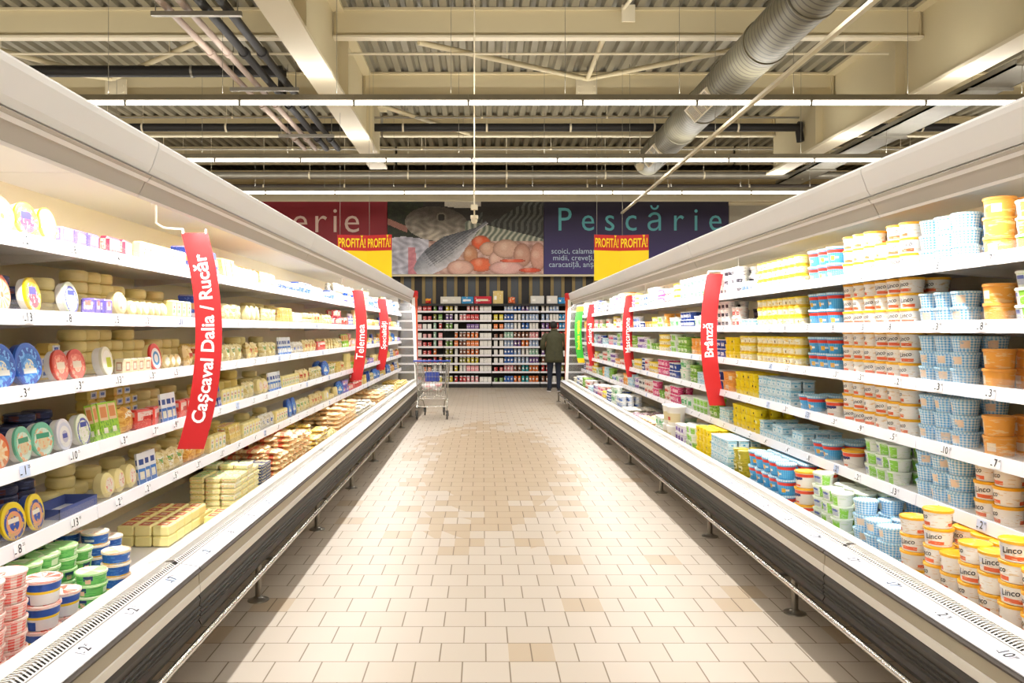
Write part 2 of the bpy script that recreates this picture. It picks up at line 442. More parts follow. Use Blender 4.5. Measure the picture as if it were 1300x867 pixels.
xpipe(16.5, 5.76, .085, GR+.1, 14.5, M['pipeb'], 'thick black pipe crossing the ceiling right of the right girder', 1.75)
xpipe(16.4, 5.94, .02, -11, 6.6, M['steel'], 'thin grey pipe just above the thick black cross pipe', 2.6)
xpipe(19.2, 5.29, .09, -12, 13, M['steel'], 'grey round pipe across the ceiling nearest above the signs', 2.4)
xpipe(19.5, 5.07, .06, -12, 13, M['dark'], 'dark pipe running low along the top of the signs', 2.0)
xpipe(18.3, 4.97+.75, .02, -11, 12, M['steel'], 'thin conduit between the grey pipe and thick black pipe', 3)
xpipe(12.6, 5.93, .02, -11, 6.5, M['cream2'], 'thin cream sprinkler pipe behind the nearest cross beam', 2.7)
t = empty('ceiling_pipe', (0, 0, 0))
mb = MB().tube((-8, 13.6, 5.98), (-3.45, 13.6, 5.98), .1, 12).tube((-3.45, 13.6, 5.98), (-3.45, 13.6, 5.45), .075, 12)
mb.build('pipe_run', M['pipeb'], t)
MB().lathe([(.11, -.02), (.11, .02)], 12, axis='x').build('clamp', M['steel'], t, (-5, 13.6, 5.98))
tag(t, 'black pipe with a downward elbow left of the left girder', 'pipe')
for i, (k, r, mt, lb) in enumerate(((.975, .045, 'pipep', 'pinkish pipe running down the aisle, outermost of the four left pipes'),
                                 (.915, .045, 'pipep', 'pinkish pipe, second of the four parallel left pipes'),
                                 (.855, .058, 'pipeb', 'black insulated pipe, third of the four parallel left pipes'),
                                 (.79, .058, 'pipeb', 'black insulated pipe, innermost of the four left pipes'))):
    t = empty('ceiling_pipe', (-k*3.95, 5, 5.45))
    MB().tube((0, 0, 0), (0, 12.1, 0), r, 12).build('pipe_run', M[mt], t)
    for yy in (1.0, 3.6, 6.2, 8.8, 11.2):
        c = MB().lathe([(0, -.05), (r*1.35, -.05), (r*1.35, .05), (0, .05)], 12); mapv(c, lambda x, y, z: (x, z, y)); c.build('pipe_coupling', M[mt], t, (0, yy, 0))
    tag(t, lb, 'pipe')
for i, y in enumerate((6.6, 9.6, 12.6, 15.6)):
    mb = MB().box(-.55, .55, -.03, .03, -.115, -.06)
    for x in (-.5, .5): mb.tube((x, 0, -.1), (x, 0, .9), .008, 6)
    one(mb, 'pipe_hanger', M['steel'], 'steel trapeze hanger under the four left pipes, %s from the camera' % ORD[i+1], 'pipe hanger', 'trapeze hangers under the left pipes', (-3.48, y, 5.45))
# spiral air duct
duct = empty('air_duct', (3.78, 4.5, 5.35))
m, nt, b = newmat('spiral duct metal'); k = NT(nt)
sp = k.n('ShaderNodeSeparateXYZ'); nt.links.new(k.n('ShaderNodeTexCoord').outputs['Object'], sp.inputs[0])
f = k.math('FRACT', k.math('MULTIPLY', sp.outputs[1], 9.0)); f2 = k.math('LESS_THAN', f, .22)
nt.links.new(k.mix(f2, lin('77725f'), lin('4c483e')), b.inputs['Base Color']); b.inputs['Metallic'].default_value = .2; b.inputs['Roughness'].default_value = .42
bp = k.n('ShaderNodeBump'); bp.inputs['Distance'].default_value = .01; bp.inputs['Strength'].default_value = .7; k.put(bp.inputs['Height'], f2); nt.links.new(bp.outputs[0], b.inputs['Normal'])
M['duct'] = m
mb = MB(); R = .3
for j in range(9): mb.tube((0, 1.5*j, 0), (0, 1.5*j+1.5, 0), R, 28, caps=j in (0, 8))
mb.build('duct_pipe', m, duct)
for j in range(1, 9):
    c = MB().lathe([(R, -.035), (R+.015, -.03), (R+.015, .03), (R, .035)], 28); mapv(c, lambda x, y, z: (x, z, y)); c.build('duct_joint', m, duct, (0, 1.5*j, 0))
for yy in (3.3, 8.3, 12.0):
    g = MB(); a = -2.45       # outward direction towards lower left
    def loc2(s_, y_, h): return (cos(a)*h - sin(a)*s_, y_, sin(a)*h + cos(a)*s_)
    def plate(s0, s1, y0, y1, h0, h1, mt):
        q = MB().box(s0, s1, y0, y1, h0, h1, mt); mapv(q, loc2); g.add(q)
    h = R-.03
    plate(-.12, .12, -.55, .55, h, h+.03, 1)
    for s0, s1, y0, y1 in ((-.14, .14, -.6, -.55), (-.14, .14, .55, .6), (-.14, -.12, -.55, .55), (.12, .14, -.55, .55), (-.12, .12, -.19, -.17), (-.12, .12, .17, .19)): plate(s0, s1, y0, y1, h, h+.06, 0)
    for q in range(13): plate(-.12+q*.0195, -.112+q*.0195, -.55, .55, h+.02, h+.05, 0)
    g.build('vent_grille', [M['cream2'], M['dark']], duct, (0, yy, 0))
tag(duct, 'large grey spiral air duct with vent grilles below the ceiling, right of centre', 'air duct')
# small round sensor at the far end of the duct
t = empty('ball_sensor', (3.4, 16.95, 5.02)); MB().lathe([(0, -.08), (.06, -.065), (.09, 0), (.085, .07), (0, .09)], 20).build('globe', M['cream2'], t)
MB().tube((0, 0, .08), (0, 0, 1.4), .01, 6).build('stem', M['cream2'], t)
tag(t, 'small cream ball hanging below the far end of the air duct', 'sensor')
t = empty('conduit', (3.44, 6.0, 4.4)); MB().box(-.028, .028, 0, 13.4, -.02, .02).build('channel', M['cream2'], t)
for yy in (.8, 5.5, 9.5, 13.1): MB().tube((-.035, yy, 0), (-.035, yy, 1.95), .004, 5).build('hanging_wire', M['steel'], t)
tag(t, 'long straight white cable channel running towards the blue sign', 'cable channel')
t = empty('cable_tray', (7.75, 11, 5.2)); mb = MB().box(-.3, .3, 0, 9, 0, .03)
mb.box(-.3, -.28, 0, 9, 0, .1); mb.box(.28, .3, 0, 9, 0, .1); mb.build('tray', M['steel'], t)
for yy in (1, 4, 7): MB().box(-.34, .34, yy-.02, yy+.02, -.04, 0).build('bracket', M['steel'], t)
tag(t, 'grey cable tray above the right-hand case, beyond the right girder', 'cable tray')
# flat bracing bars
def brace(p, q, lb):
    mb = MB().tube(p, q, .045, 6); c = [(p[i]+q[i])/2 for i in range(3)]
    mb = mapv(mb, lambda x, y, z: (x-c[0], y-c[1], z-c[2])); one(mb, 'brace_bar', M['cream'], lb, 'brace', 'diagonal brace bars between the ceiling beams', tuple(c))
for nx, nm in ((1.97, 'centre'), (-6.9, 'left')):
    N = (nx, 14.7, 6.2)
    brace(N, (nx-2.95, 12.15, 5.95), 'cream diagonal bar running left from the %s gusset' % nm)
    brace(N, (nx+2.5, 12.15, 5.95), 'cream diagonal bar running right from the %s gusset' % nm)
    brace(N, (nx-.1 if nx > 0 else nx-1.2, 12.15, 6.0), 'short cream bar reaching forward from the %s gusset' % nm)
    mb = MB().box(-.2, .2, -.012, .012, -.2, .14, 0); 
    for a_ in (-.14, .14):
        for b_ in (-.1, .02): mb.tube((a_, -.03, b_), (a_, .03, b_), .015, 6)
    one(mb, 'gusset_plate', M['cream2'], 'bolted cream gusset plate where the %s brace bars meet' % nm, 'gusset plate', None, (nx, 14.85, 6.1))
brace((-2.05, 15.5, 5.95), (-.3, 18.0, 6.0), 'short cream bar beside the left girder behind the thick pipe')
one(MB().box(-.1, .1, -.02, .02, -.1, .15).tube((-.07, 0, .1), (.12, -.7, .2), .03, 6), 'gusset_plate', M['cream2'], 'cream gusset with short bar high on nearest cross beam', 'gusset plate', None, (2.2, 11.85, 6.25))
# camera pendant
t = empty('dome_camera', (-.11, 11.2, 3.02))
MB().lathe([(0, 0), (.03, .005), (.045, .04), (.045, .07), (.055, .075), (.055, .12), (0, .12)], 16).build('dome', M['cream2'], t)
MB().tube((0, 0, .12), (0, 0, 3.4), .011, 8).build('pole', M['cream2'], t)
MB().box(-.05, .05, -.04, .04, .2, .27).build('junction_box', M['cream2'], t)
tag(t, 'small dome camera on a long thin pole over the aisle', 'camera')
# ---------------------------------------------------------------- refrigerated cases
L = 3.12
SH = [1.845, 1.573, 1.305, 1.03, .762]          # rail tops, left row; right row stands .03 lower
x_ = lambda u: 1.9-u
def polyu(pts): return [(x_(u), z) for u, z in pts]
_tag = {}
def tag_mesh(d, big=True, blue=False, flat=False):
    key = (d, blue, flat)
    if key not in _tag:
        w = .062; h = .042
        mb = MB().face([(-w/2, -h/2, 0), (w/2, -h/2, 0), (w/2, h/2, 0), (-w/2, h/2, 0)], 0)
        a = text_mb(d, .052 if flat else .044, .016 if flat else .008, 1); mapv(a, lambda x, y, z: (x+.002, y, .001)); mb.add(a)
        a = text_mb(str(random.choice((99, 49, 95, 79, 25))), .016, .004, 1); mapv(a, lambda x, y, z: (x+.014+.012*len(d), y+.011, .001)); mb.add(a)
        a = MB().box(-.028, -.018, -.012, -.008, 0, .0008, 1); mb.add(a)
        # plane xy -> local (y, z) facing +x
        if flat: mapv(mb, lambda x, y, z: (-y*.985+z*.17, x, y*.17+z*.985))
        else: mapv(mb, lambda x, y, z: (z, x, y))
        _tag[key] = mb.mesh('price_tag', [M['tagb' if blue else 'tagf' if flat else 'tagw'], M['ink']])
    return _tag[key]
def module():
    r = empty('refrigerated_case', (0, 0, 0))
    g = .004; y0, y1 = g, L-g
    # tank: body, trough floor, back and roof liner
    mb = MB()
    mb.prism(polyu([(1.45, .24), (2.45, .24), (2.45, .40), (1.62, .395), (1.615, .50), (1.56, .505), (1.45, .47)]), y0, y1, 0)
    mb.build('trough', M['white'], r)
    mb = MB(); mb.box(x_(2.36), x_(2.46), y0, y1, .40, 2.22); mb.build('back_panel', M['liner'], r)
    mb = MB()
    mb.prism(polyu([(1.40, .243), (1.392, .262), (1.402, .282), (1.393, .300), (1.399, .303), (1.391, .318), (1.399, .322), (1.391, .338), (1.400, .342), (1.394, .372), (1.405, .39), (1.45, .39), (1.45, .243)]), y0, y1)
    mb.build('bumper', M['bumper'], r)
    MB().prism(polyu([(1.402, .39), (1.396, .395), (1.396, .427), (1.402, .431), (1.45, .431), (1.45, .39)]), y0, y1).build('bumper_trim', M['grille'], r)
    MB().prism(polyu([(1.400, .431), (1.403, .482), (1.45, .482), (1.45, .431)]), y0, y1).build('front_panel', M['beige'], r)
    MB().prism(polyu([(1.395, .482), (1.392, .491), (1.40, .501), (1.47, .512), (1.49, .506), (1.49, .47), (1.45, .47), (1.45, .482)]), y0, y1).build('handrail', M['dark'], r)
    fr = MB().prism(polyu([(1.399, .502), (1.399, .506), (1.478, .519), (1.48, .514)]), y0, y1).build('front_price_rail', M['frontrail'], r)
    mb = MB().prism(polyu([(1.484, .505), (1.484, .520), (1.488, .522), (1.492, .505)]), y0, y1)
    mb.prism(polyu([(1.545, .505), (1.545, .53), (1.575, .532), (1.62, .52), (1.62, .49), (1.58, .50)]), y0, y1)
    ns = 170
    for i in range(ns):
        y = y0+.01+i*(y1-y0-.02)/ns
        mb.face([(x_(1.49), y, .517), (x_(1.49), y+.0075, .517), (x_(1.518), y+.0125, .531), (x_(1.518), y+.005, .531)])
        mb.face([(x_(1.518), y+.005, .531), (x_(1.518), y+.0125, .531), (x_(1.546), y+.0075, .527), (x_(1.546), y, .527)])
    mb.build('air_grille', M['grille'], r)
    MB().box(x_(1.49), x_(1.546), y0, y1, .492, .50).build('grille_well', M['blackm'], r)
    for i in range(9):
        link('price_tag', tag_mesh(random.choice('2345679') if i % 4 else random.choice(('12', '17', '10')), flat=True, blue=i % 5 == 3), fr, (x_(1.439), .2+i*.34, .5145))
    # shelves
    for i, zt in enumerate(SH):
        sh = MB().prism(polyu([(1.835, zt-.028), (1.835, zt-.010), (2.36, zt-.010), (2.36, zt-.028)]), y0, y1).build('shelf', M['white'], r)
        MB().prism(polyu([(1.825, zt-.052), (1.832, zt+.003), (1.838, zt+.003), (1.840, zt-.052)]), y0, y1).build('price_rail', M['rail'], sh)
        MB().face([(x_(1.843), y0, zt-.008), (x_(1.843), y1, zt-.008), (x_(1.840), y1, zt+.034), (x_(1.840), y0, zt+.034)]).build('clear_riser', M['clear'], sh)
        for yy in (.03, L/2, L-.03):
            MB().prism(polyu([(1.9, zt-.028), (2.36, zt-.028), (2.36, zt-.075), (1.92, zt-.04)]), yy-.006, yy+.006).build('bracket', M['white'], sh)
        for j in range(9):
            o = link('price_tag', tag_mesh(random.choice('123456789') if random.random() < .8 else random.choice(('11', '13', '10')), blue=(i*3+j) % 7 == 2), sh, (x_(1.8255), .19+j*.343+random.uniform(-.05, .05), zt-.025), (0, -.12, 0))
    # canopy
    mb = MB().prism(polyu([(1.57, 2.29), (1.585, 2.305), (2.46, 2.30), (2.46, 2.17), (1.68, 2.165), (1.615, 2.165), (1.60, 2.19), (1.572, 2.27)]), y0, y1)
    mb.build('canopy', M['canopy'], r)
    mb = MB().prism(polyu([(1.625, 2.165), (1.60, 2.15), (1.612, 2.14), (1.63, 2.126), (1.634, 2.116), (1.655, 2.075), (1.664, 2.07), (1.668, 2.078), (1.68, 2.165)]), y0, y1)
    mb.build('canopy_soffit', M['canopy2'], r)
    MB().prism(polyu([(1.610, 2.139), (1.622, 2.126), (1.628, 2.130), (1.617, 2.143)]), y0, y1).build('soffit_trim', M['white'], r)
    MB().prism(polyu([(1.652, 2.072), (1.662, 2.062), (1.668, 2.068), (1.660, 2.076)]), y0, y1).build('lip_trim', M['white'], r)
    MB().tube((x_(1.74), .1, 2.135), (x_(1.74), L-.1, 2.135), .014, 8).build('lamp_tube', M['cglow'], r)
    # handrail tube and legs
    MB().tube((x_(1.372), 0, .225), (x_(1.372), L, .225), .015, 10).build('kick_rail', M['chrome'], r)
    for yy in (1.07, 2.63):
        lg = MB()
        lg.tube((0, 0, -.234), (0, 0, 0), .018, 12); lg.lathe([(.06, -.24), (.058, -.234), (.03, -.224), (.02, -.215)], 18)
        lg.build('leg', M['legm'], r, (x_(1.455), yy, .24))
        MB().box(x_(1.45), x_(1.375), yy-.012, yy+.012, .228, .24).build('rail_bracket', M['legm'], r)
        MB().tube((x_(2.3), yy, 0), (x_(2.3), yy, .24), .018, 8).build('rear_leg', M['legm'], r)
    return r
proto = module()
YL0, YR1 = .2, 16.18
LX, RX = CX-1.9, CX+1.9
DZR = -.03
def vary(root):
    for sh in root.children:
        tags = [c for c in sh.children if c.name.startswith('price_tag')]
        ms = [t.data for t in tags]; random.shuffle(ms)
        for t, m_ in zip(tags, ms): t.data = m_
for k in range(5):
    o = proto if k == 0 else dup(proto)
    if k: vary(o)
    o.location = (LX, YL0+k*L, 0)
    tag(o, 'open refrigerated wall case with five shelves, left row, %s from the camera' % ORD[k+1], 'refrigerated case', 'refrigerated cases along the left of the aisle')
for k in range(5):
    o = dup(proto); vary(o)
    o.rotation_euler = (0, 0, pi); o.location = (RX, YR1-(4-k)*L, DZR)
    for c in o.children:
        if c.name.startswith('leg') or c.name.startswith('rear_leg'): c.scale.z = .21/.24
        if c.name.startswith('rear_leg'): c.location.z = .03
    tag(o, 'open refrigerated wall case with five shelves, right row, %s from the camera' % ORD[k+1], 'refrigerated case', 'refrigerated cases along the right of the aisle')
# end panels with the red trimmed post
for side, yy in ((-1, YL0+5*L), (1, YR1)):
    r = empty('end_panel', (CX, yy, 0))
    dz = DZR if side > 0 else 0
    mb = MB(); Q = lambda pts: [(side*u, z+dz) for u, z in pts]
    mb.prism(Q([(1.47, .243), (2.46, .243), (2.46, .50), (1.41, .50), (1.40, .39)]), .004, .045); mb.prism(Q([(1.90, .50), (2.46, .50), (2.46, 2.30), (1.90, 2.30)]), .004, .045)
    mb.prism(Q([(1.57, 2.29), (1.60, 2.17), (1.90, 2.17), (1.90, 2.30), (1.585, 2.305)]), .004, .045); mb.build('panel', M['white'], r)
    MB().prism(Q([(1.50, .50), (1.56, .50), (1.62, 2.17), (1.56, 2.17)]), .004, .045).build('post', M['white'], r)
    MB().prism(Q([(1.56, .50), (1.90, .50), (1.90, 2.17), (1.62, 2.17)]), .02, .028).build('glass_pane', M['clear'], r)
    mb = MB().prism([(side*u, z+dz) for u, z in ((1.50, .50), (1.56, .50), (1.575, 2.2), (1.515, 2.2))], .046, .11)
    mb.build('post_poster', M['orange'], r)
    mb = MB().box(side*1.50, side*1.60, .0465, .13, 2.14+dz, 2.31+dz, 0, .02); mb.build('corner_cap', M['red'], r)
    tag(r, 'white end panel with orange-red post at the far end of %s case row' % ('right' if side > 0 else 'left'), 'end panel')
t = empty('trolley_guard', (1.62, 16.3, 0))
MB().path([(.12, 0, .2), (0, .38, .2), (.5, .38, .2)], .016).path([(.12, 0, .13), (0, .38, .13)], .01).build('guard_rail', M['legm'], t)
for p in ((0, .38), (.42, .38), (.1, .06)):
    MB().tube((p[0], p[1], 0), (p[0], p[1], .2), .016, 8).lathe([(.05, 0), (.045, .01), (.016, .015)], 14, c=(p[0], p[1], 0)).build('guard_leg', M['legm'], t)
tag(t, 'low steel trolley guard at the far end of the right case row', 'guard rail')

# ---------------------------------------------------------------- hanging category signs
def flag(name_text, x, y, bow, col, label, ztop=2.01, h=1.13, w=.138, size=.135, dz=0, tip=None, tcol='signwhite', tcy=None):
    r = empty('aisle_sign', (x, y, ztop-h))
    n = 24; zc = lambda z: bow*(1-((z-h*.5)/(h*.5))**2) - bow*.5 + (-.02 if bow > 0 else .02)*((h-z)/h-.0)
    mb = MB(); A = []; 
    for i in range(n):
        za, zb = h*i/n, h*(i+1)/n; a, b = zc(za), zc(zb); mt = 1 if (tip and (i < 2 or i > n-3)) else 0
        mb.face([(a-w/2, -.002, za), (a+w/2, -.002, za), (b+w/2, -.002, zb), (b-w/2, -.002, zb)], mt)
        mb.face([(a+w/2, .002, za), (a-w/2, .002, za), (b-w/2, .002, zb), (b+w/2, .002, zb)], mt)
        for s in (-1, 1): mb.face([(a+s*w/2, -.002, za), (a+s*w/2, .002, za), (b+s*w/2, .002, zb), (b+s*w/2, -.002, zb)][::s], mt)
    mb.build('plate', [col, tip or col], r)
    tm = text_mb(name_text, size, .022 if y < 8 else .01); a, b = extent(tm, 0)
    mid = h*.48 if tcy is None else tcy; cx0 = (a+b)/2
    def bend(px, py, pz):
        z = mid+(px-cx0); d = (zc(z+.01)-zc(z-.01))/.02
        return (zc(z)-py, -.0045, z+py*d*.8)
    mapv(tm, bend); tm.build('lettering', M[tcol], r)
    s = -1 if x < 0 else 1
    x0 = zc(h)
    mb = MB().path([(x0-.06, 0, h-.005), (x0-.06, 0, h+.018), (x0+s*.16, 0, h+.026), (x0+s*.20, 0, h+.05), (x0+s*.20, 0, h+.15)], .006, 8)
    mb.path([(x0+.06, 0, h-.005), (x0+.06, 0, h+.02)], .005); mb.box(x0+s*.20-.02, x0+s*.20+.02, -.02, .02, h+.145, h+.154)
    mb.build('hook', M['white'], r)
    return tag(r, label, 'hanging sign', 'hanging category signs along the cases')
flag('Ca\u0219caval Dalia / Ruc\u0103r', -1.455, 4.1, 0.085, M['red'], 'curved red sign lettered Ca\u0219caval Dalia / Ruc\u0103r hanging at the left case', h=1.125, size=.095, tcy=.575)
flag('Telemea', -1.535, 9.9, 0.06, M['red'], 'curved red sign lettered Telemea on the left case', size=0.128, tcy=0.48)
flag('Specialit\u0103\u021bi', -1.57, 12.5, 0.06, M['red'], 'curved red sign lettered Specialit\u0103\u021bi farthest on the left case', size=0.102, tcy=0.55)
flag('Br\u00e2nz\u0103', 1.965, 6.75, -0.065, M['red'], 'curved red sign lettered Br\u00e2nz\u0103, largest on the right case', size=0.105, tcy=0.56, ztop=1.99)
flag('Mascarpone', 2.03, 10.9, -0.06, M['red'], 'curved red sign lettered Mascarpone on the right case', size=0.1, tcy=0.58, ztop=1.99)
flag('Sm\u00e2nt\u00e2n\u0103', 2.02, 14.6, -0.06, M['red'], 'curved red sign lettered Sm\u00e2nt\u00e2n\u0103 beside the green sign', size=0.098, tcy=0.59, ztop=1.99)
flag('Produse vegetale', 1.94, 15.75, -0.06, M['green'], 'curved green sign with yellow tips lettered Produse vegetale at far right', size=0.085, tcy=0.56, ztop=1.99, tip=M['yellow'], tcol='yellow')

# ---------------------------------------------------------------- PROFITA banners, big wall signs
M['promo'] = plain('promo red', 'c0141c', .5, var=.03)
def profit(x, y, zt, widths, label):
    r = empty('promo_banner', (x, y, zt)); px = 0; dy = .0
    for i, w in enumerate(widths):
        e = dy + (.12 if i == 0 else -.12)
        def fm(x0, z0, z1, m_, off=0, mb=None):
            return mb
        mb = MB(); P = lambda t, z, o=0: (px+w*t, dy+(e-dy)*t+o, z)
        for (z0, z1, m_) in ((-.26, 0, 0), (-.76, -.26, 1)):
            mb.face([P(0, z0), P(1, z0), P(1, z1), P(0, z1)], m_); mb.face([P(1, z0, .004), P(0, z0, .004), P(0, z1, .004), P(1, z1, .004)], m_)
        for t_ in (0, 1): mb.face([P(t_, -.76), P(t_, 0), P(t_, 0, .004), P(t_, -.76, .004)], 1)
        mb.build('banner_panel', [M['promo'], M['yellow']], r)
        tm = text_mb('PROFIT\u0102!', 1, .02); a, b = extent(tm, 0); sc = (w-.04)/(b-a)
        mapv(tm, lambda X, Y, Z: (px+w*((X-a)*sc+.02)/w, dy+(e-dy)*((X-a)*sc+.02)/w-.008, -.14+Y*.21))
        tm.build('lettering', M['yellow'], r)
        MB().tube((px+w*.1, dy, 0), (px+w*.1, dy, 2.9), .003, 4).build('hanging_wire', M['steel'], r)
        px += w; dy = e
    return tag(r, label, 'banner')
profit(-2.39, 13, 3.09, (.47, .43), 'folded red and yellow PROFIT\u0102! banner hanging over the left case')
profit(1.85, 13, 3.09, (.44, .46), 'folded red and yellow PROFIT\u0102! banner hanging over the right case')
SY = 21.2
wx = lambda px: (px-612)/1000*SY
wz = lambda py: CAMZ+(420-py)/1000*SY
def wallsign(x0, x1, z0, z1, mat, label, name='wall_sign'):
    r = empty(name, ((x0+x1)/2, SY, z0)); hw = (x1-x0)/2
    MB().box(-hw, hw, .003, .12, 0, z1-z0).build('board', mat, r)
    return tag(r, label, 'sign'), hw
Z0, Z1 = wz(348), wz(256)
r, hw = wallsign(wx(255), wx(491.5), Z0, Z1, M['redd'], 'dark red wall sign lettered Fromagerie, mostly hidden behind the left case')
tm = text_mb('Fromagerie', .98, -.004, space=1.22); a, b = extent(tm, 0)
mapv(tm, lambda x, y, z: (x-b+(wx(456)-r.location.x), -.004, y+(wz(281)-Z0))); tm.build('lettering', plain('pale pink letters', 'dfc3bb', .5, var=0), r)
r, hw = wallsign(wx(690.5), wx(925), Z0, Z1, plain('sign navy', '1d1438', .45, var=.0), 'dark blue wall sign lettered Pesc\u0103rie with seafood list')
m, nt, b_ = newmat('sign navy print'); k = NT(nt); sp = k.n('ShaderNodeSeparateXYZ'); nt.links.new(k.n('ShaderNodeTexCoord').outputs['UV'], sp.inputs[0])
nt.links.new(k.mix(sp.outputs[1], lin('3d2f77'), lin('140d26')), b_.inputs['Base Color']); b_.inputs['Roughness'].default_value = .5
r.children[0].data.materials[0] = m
tm = text_mb('Pesc\u0103rie', 1, -.002, space=1.55); a, b = extent(tm, 0); c0, c1 = wx(709), wx(916); sc = (c1-c0)/(b-a)
mapv(tm, lambda x, y, z: ((x-a)*sc+c0-r.location.x, -.004, y*.90+(wz(280)-Z0))); tm.build('lettering', plain('sign turquoise', '5fb4c4', .5, var=0), r)
for i, s_ in enumerate(('scoici, calamar,', 'midii, creve\u021bi,', 'caracati\u021b\u0103, an\u0219oa')):
    tm = text_mb(s_, .205, .0); mapv(tm, lambda x, y, z: (x+wx((729, 728, 730)[i])-r.location.x, -.004, y+(wz((319, 327.5, 336)[i])-Z0)))
    tm.build('small_lettering', plain('sign pale blue', 'b9cfe4', .5, var=0), r)
one(MB().box(wx(926), wx(1010), SY+.02, SY+.1, Z0, Z1-.1), 'wall_board', plain('grey board', 'b7b3a8', .6), 'plain grey board right of the blue sign', 'board')
# photo print of fish on ice, painted on a fine grid
def fishcol(u, v):
    x, y = u*197, v*92       # pixels from the top left of the print
    h = sin(x*12.9898+y*78.233)*43758.5; h -= math.floor(h)
    g = sin(x*.35+sin(y*.3)*2)*sin(y*.41+1.3*sin(x*.21))
    def mx(a, b, t): t = max(0, min(1, t)); return tuple(a[i]*(1-t)+b[i]*t for i in range(3))
    c = (.13, .11, .10) if y < 50 else mx((.86, .72, .68), (.62, .46, .42), .5+.5*g)
    if x < 45 and y < 45: c = mx((.12, .16, .07), (.05, .08, .04), .5+.5*g)
    d = abs((y-25)-(x-0)*.42)                        # pink gill strip
    if x < 25 and d < 4: c = (.62, .42, .38)
    # ice, left bottom
    if y > 44+.12*abs(x-20) and x < 52: c = mx((.86, .86, .92), (.60, .60, .68), .5+.5*g); 
    if 26 < x < 34+.1*(y-50) and y > 58: c = mx(c, (.85, .35, .40), .6)
    # head of the upper fish
    ex, ey = (x-62)/40, (y-28-(.06*(x-62)))/22
    if ex*ex+ey*ey < 1:
        c = mx((.30, .27, .25), (.82, .78, .72), (ey+.7)*.75); c = mx(c, (.2, .18, .17), .25+.25*g)
    if (x-68)**2+(y-20)**2 < 20: c = (.10, .09, .09)
    elif (x-68)**2+(y-20)**2 < 42: c = (.45, .42, .38)
    # pale belly strip on top
    if 72 < x < 118 and y < 6-.004*(x-95)**2+2: c = (.80, .78, .74)
    # mackerel at the right top
    if x > 98 and y < 50 and y > 46-(x-98)*.6-20*(x < 120):
        s = sin(x*.85+y*.35+sin(y*.3)*1.5)
        c = (.10, .11, .11) if s > 0 else (.30, .31, .29)
        if y > 26+(x-110)*.24: c = mx((.80, .80, .74), (.35, .40, .35), .5+.5*s)
    # silver fish across the middle, tail up right
    a = .62; px, py = x-75, y-62; qx = px*cos(a)-py*sin(a); qy = px*sin(a)+py*cos(a)
    hw = 17*sqrt(max(0, 1-((qx+6)/44)**2)) if qx < 6 else max(2.5, 17-(qx-6)*.36)
    if -48 < qx < 62 and abs(qy) < hw:
        t = (qy/hw+1)/2
        c = mx((.30, .32, .36), (.90, .89, .92), t*.9+.1*g)
        if sin(qy*2.2) > .5 and t < .7 and qx > -30: c = mx(c, (.15, .15, .18), .5)
        if qx < -24: c = mx(c, (.85, .86, .92), .35)
    # prawns and roe
    for (cx, cy, rx, ry, col) in ((118, 52, 12, 9, (.93, .36, .16)), (128, 60, 12, 9, (.86, .68, .58)), (105, 68, 9, 13, (.80, .55, .40)),
                                  (118, 80, 16, 9, (.92, .42, .24)), (92, 84, 17, 10, (.90, .72, .66)), (138, 74, 10, 12, (.88, .70, .64)),
                                  (150, 60, 17, 12, (.86, .70, .62)), (170, 68, 11, 15, (.80, .60, .52)), (150, 84, 22, 9, (.92, .72, .70)),
                                  (190, 70, 10, 18, (.84, .62, .55)), (158, 75, 16, 2.5, (.90, .35, .22)), (180, 87, 14, 3, (.88, .30, .18))):
        e = ((x-cx)/rx)**2+((y-cy)/ry)**2
        if e < 1: c = mx(col, (.45, .28, .22), e**3*.6); c = mx(c, (1, .95, .9), max(0, .35-((x-cx+3)**2+(y-cy+3)**2)*.01))
    return mx(c, (h, h, h), .05)
def fishprint():
    nx, nz = 197, 92; x0, x1 = wx(492), wx(690); w = (x1-x0)
    root = empty('photo_print', ((x0+x1)/2, SY, Z0)); V = []; F = []; cols = []
    for j in range(nz+1):
        for i in range(nx+1): V.append((-w/2+w*i/nx, 0, (Z1-Z0)*(1-j/nz)))
    for j in range(nz):
        for i in range(nx):
            a = j*(nx+1)+i; F.append((a, a+nx+1, a+nx+2, a+1)); c = fishcol((i+.5)/nx, (j+.5)/nz); cols += [lin(c)]*4
    me = bpy.data.meshes.new('print_sheet'); me.from_pydata(V, [], F)
    ca = me.color_attributes.new('Ink', 'BYTE_COLOR', 'CORNER'); fl = []
    for c in cols: fl += c
    ca.data.foreach_set('color', fl)
    m, nt, b = newmat('fish print'); k = NT(nt); at = k.n('ShaderNodeAttribute'); at.attribute_name = 'Ink'
    nt.links.new(at.outputs[0], b.inputs['Base Color']); b.inputs['Roughness'].default_value = .5; me.materials.append(m)
    link('print_sheet', me, root); MB().box(-w/2, w/2, .004, .12, 0, Z1-Z0).build('backing_board', M['dark'], root)
    tag(root, 'large photo print of silver fish, ice and prawns between two wall signs', 'poster')
fishprint()
for z, nm in ((Z0-.06, 'below'), (Z1, 'above')):
    one(MB().box(wx(250), wx(1000), SY-.02, SY+.12, z, z+.05), 'sign_frame_bar', M['cream2'], 'long pale frame bar running %s the wall signs' % nm, 'frame bar')
struct(MB().box(-11, 12, SY+.1, 21.45, 3.0, Z1+.3), 'trim_sign_backing', M['cream2'])
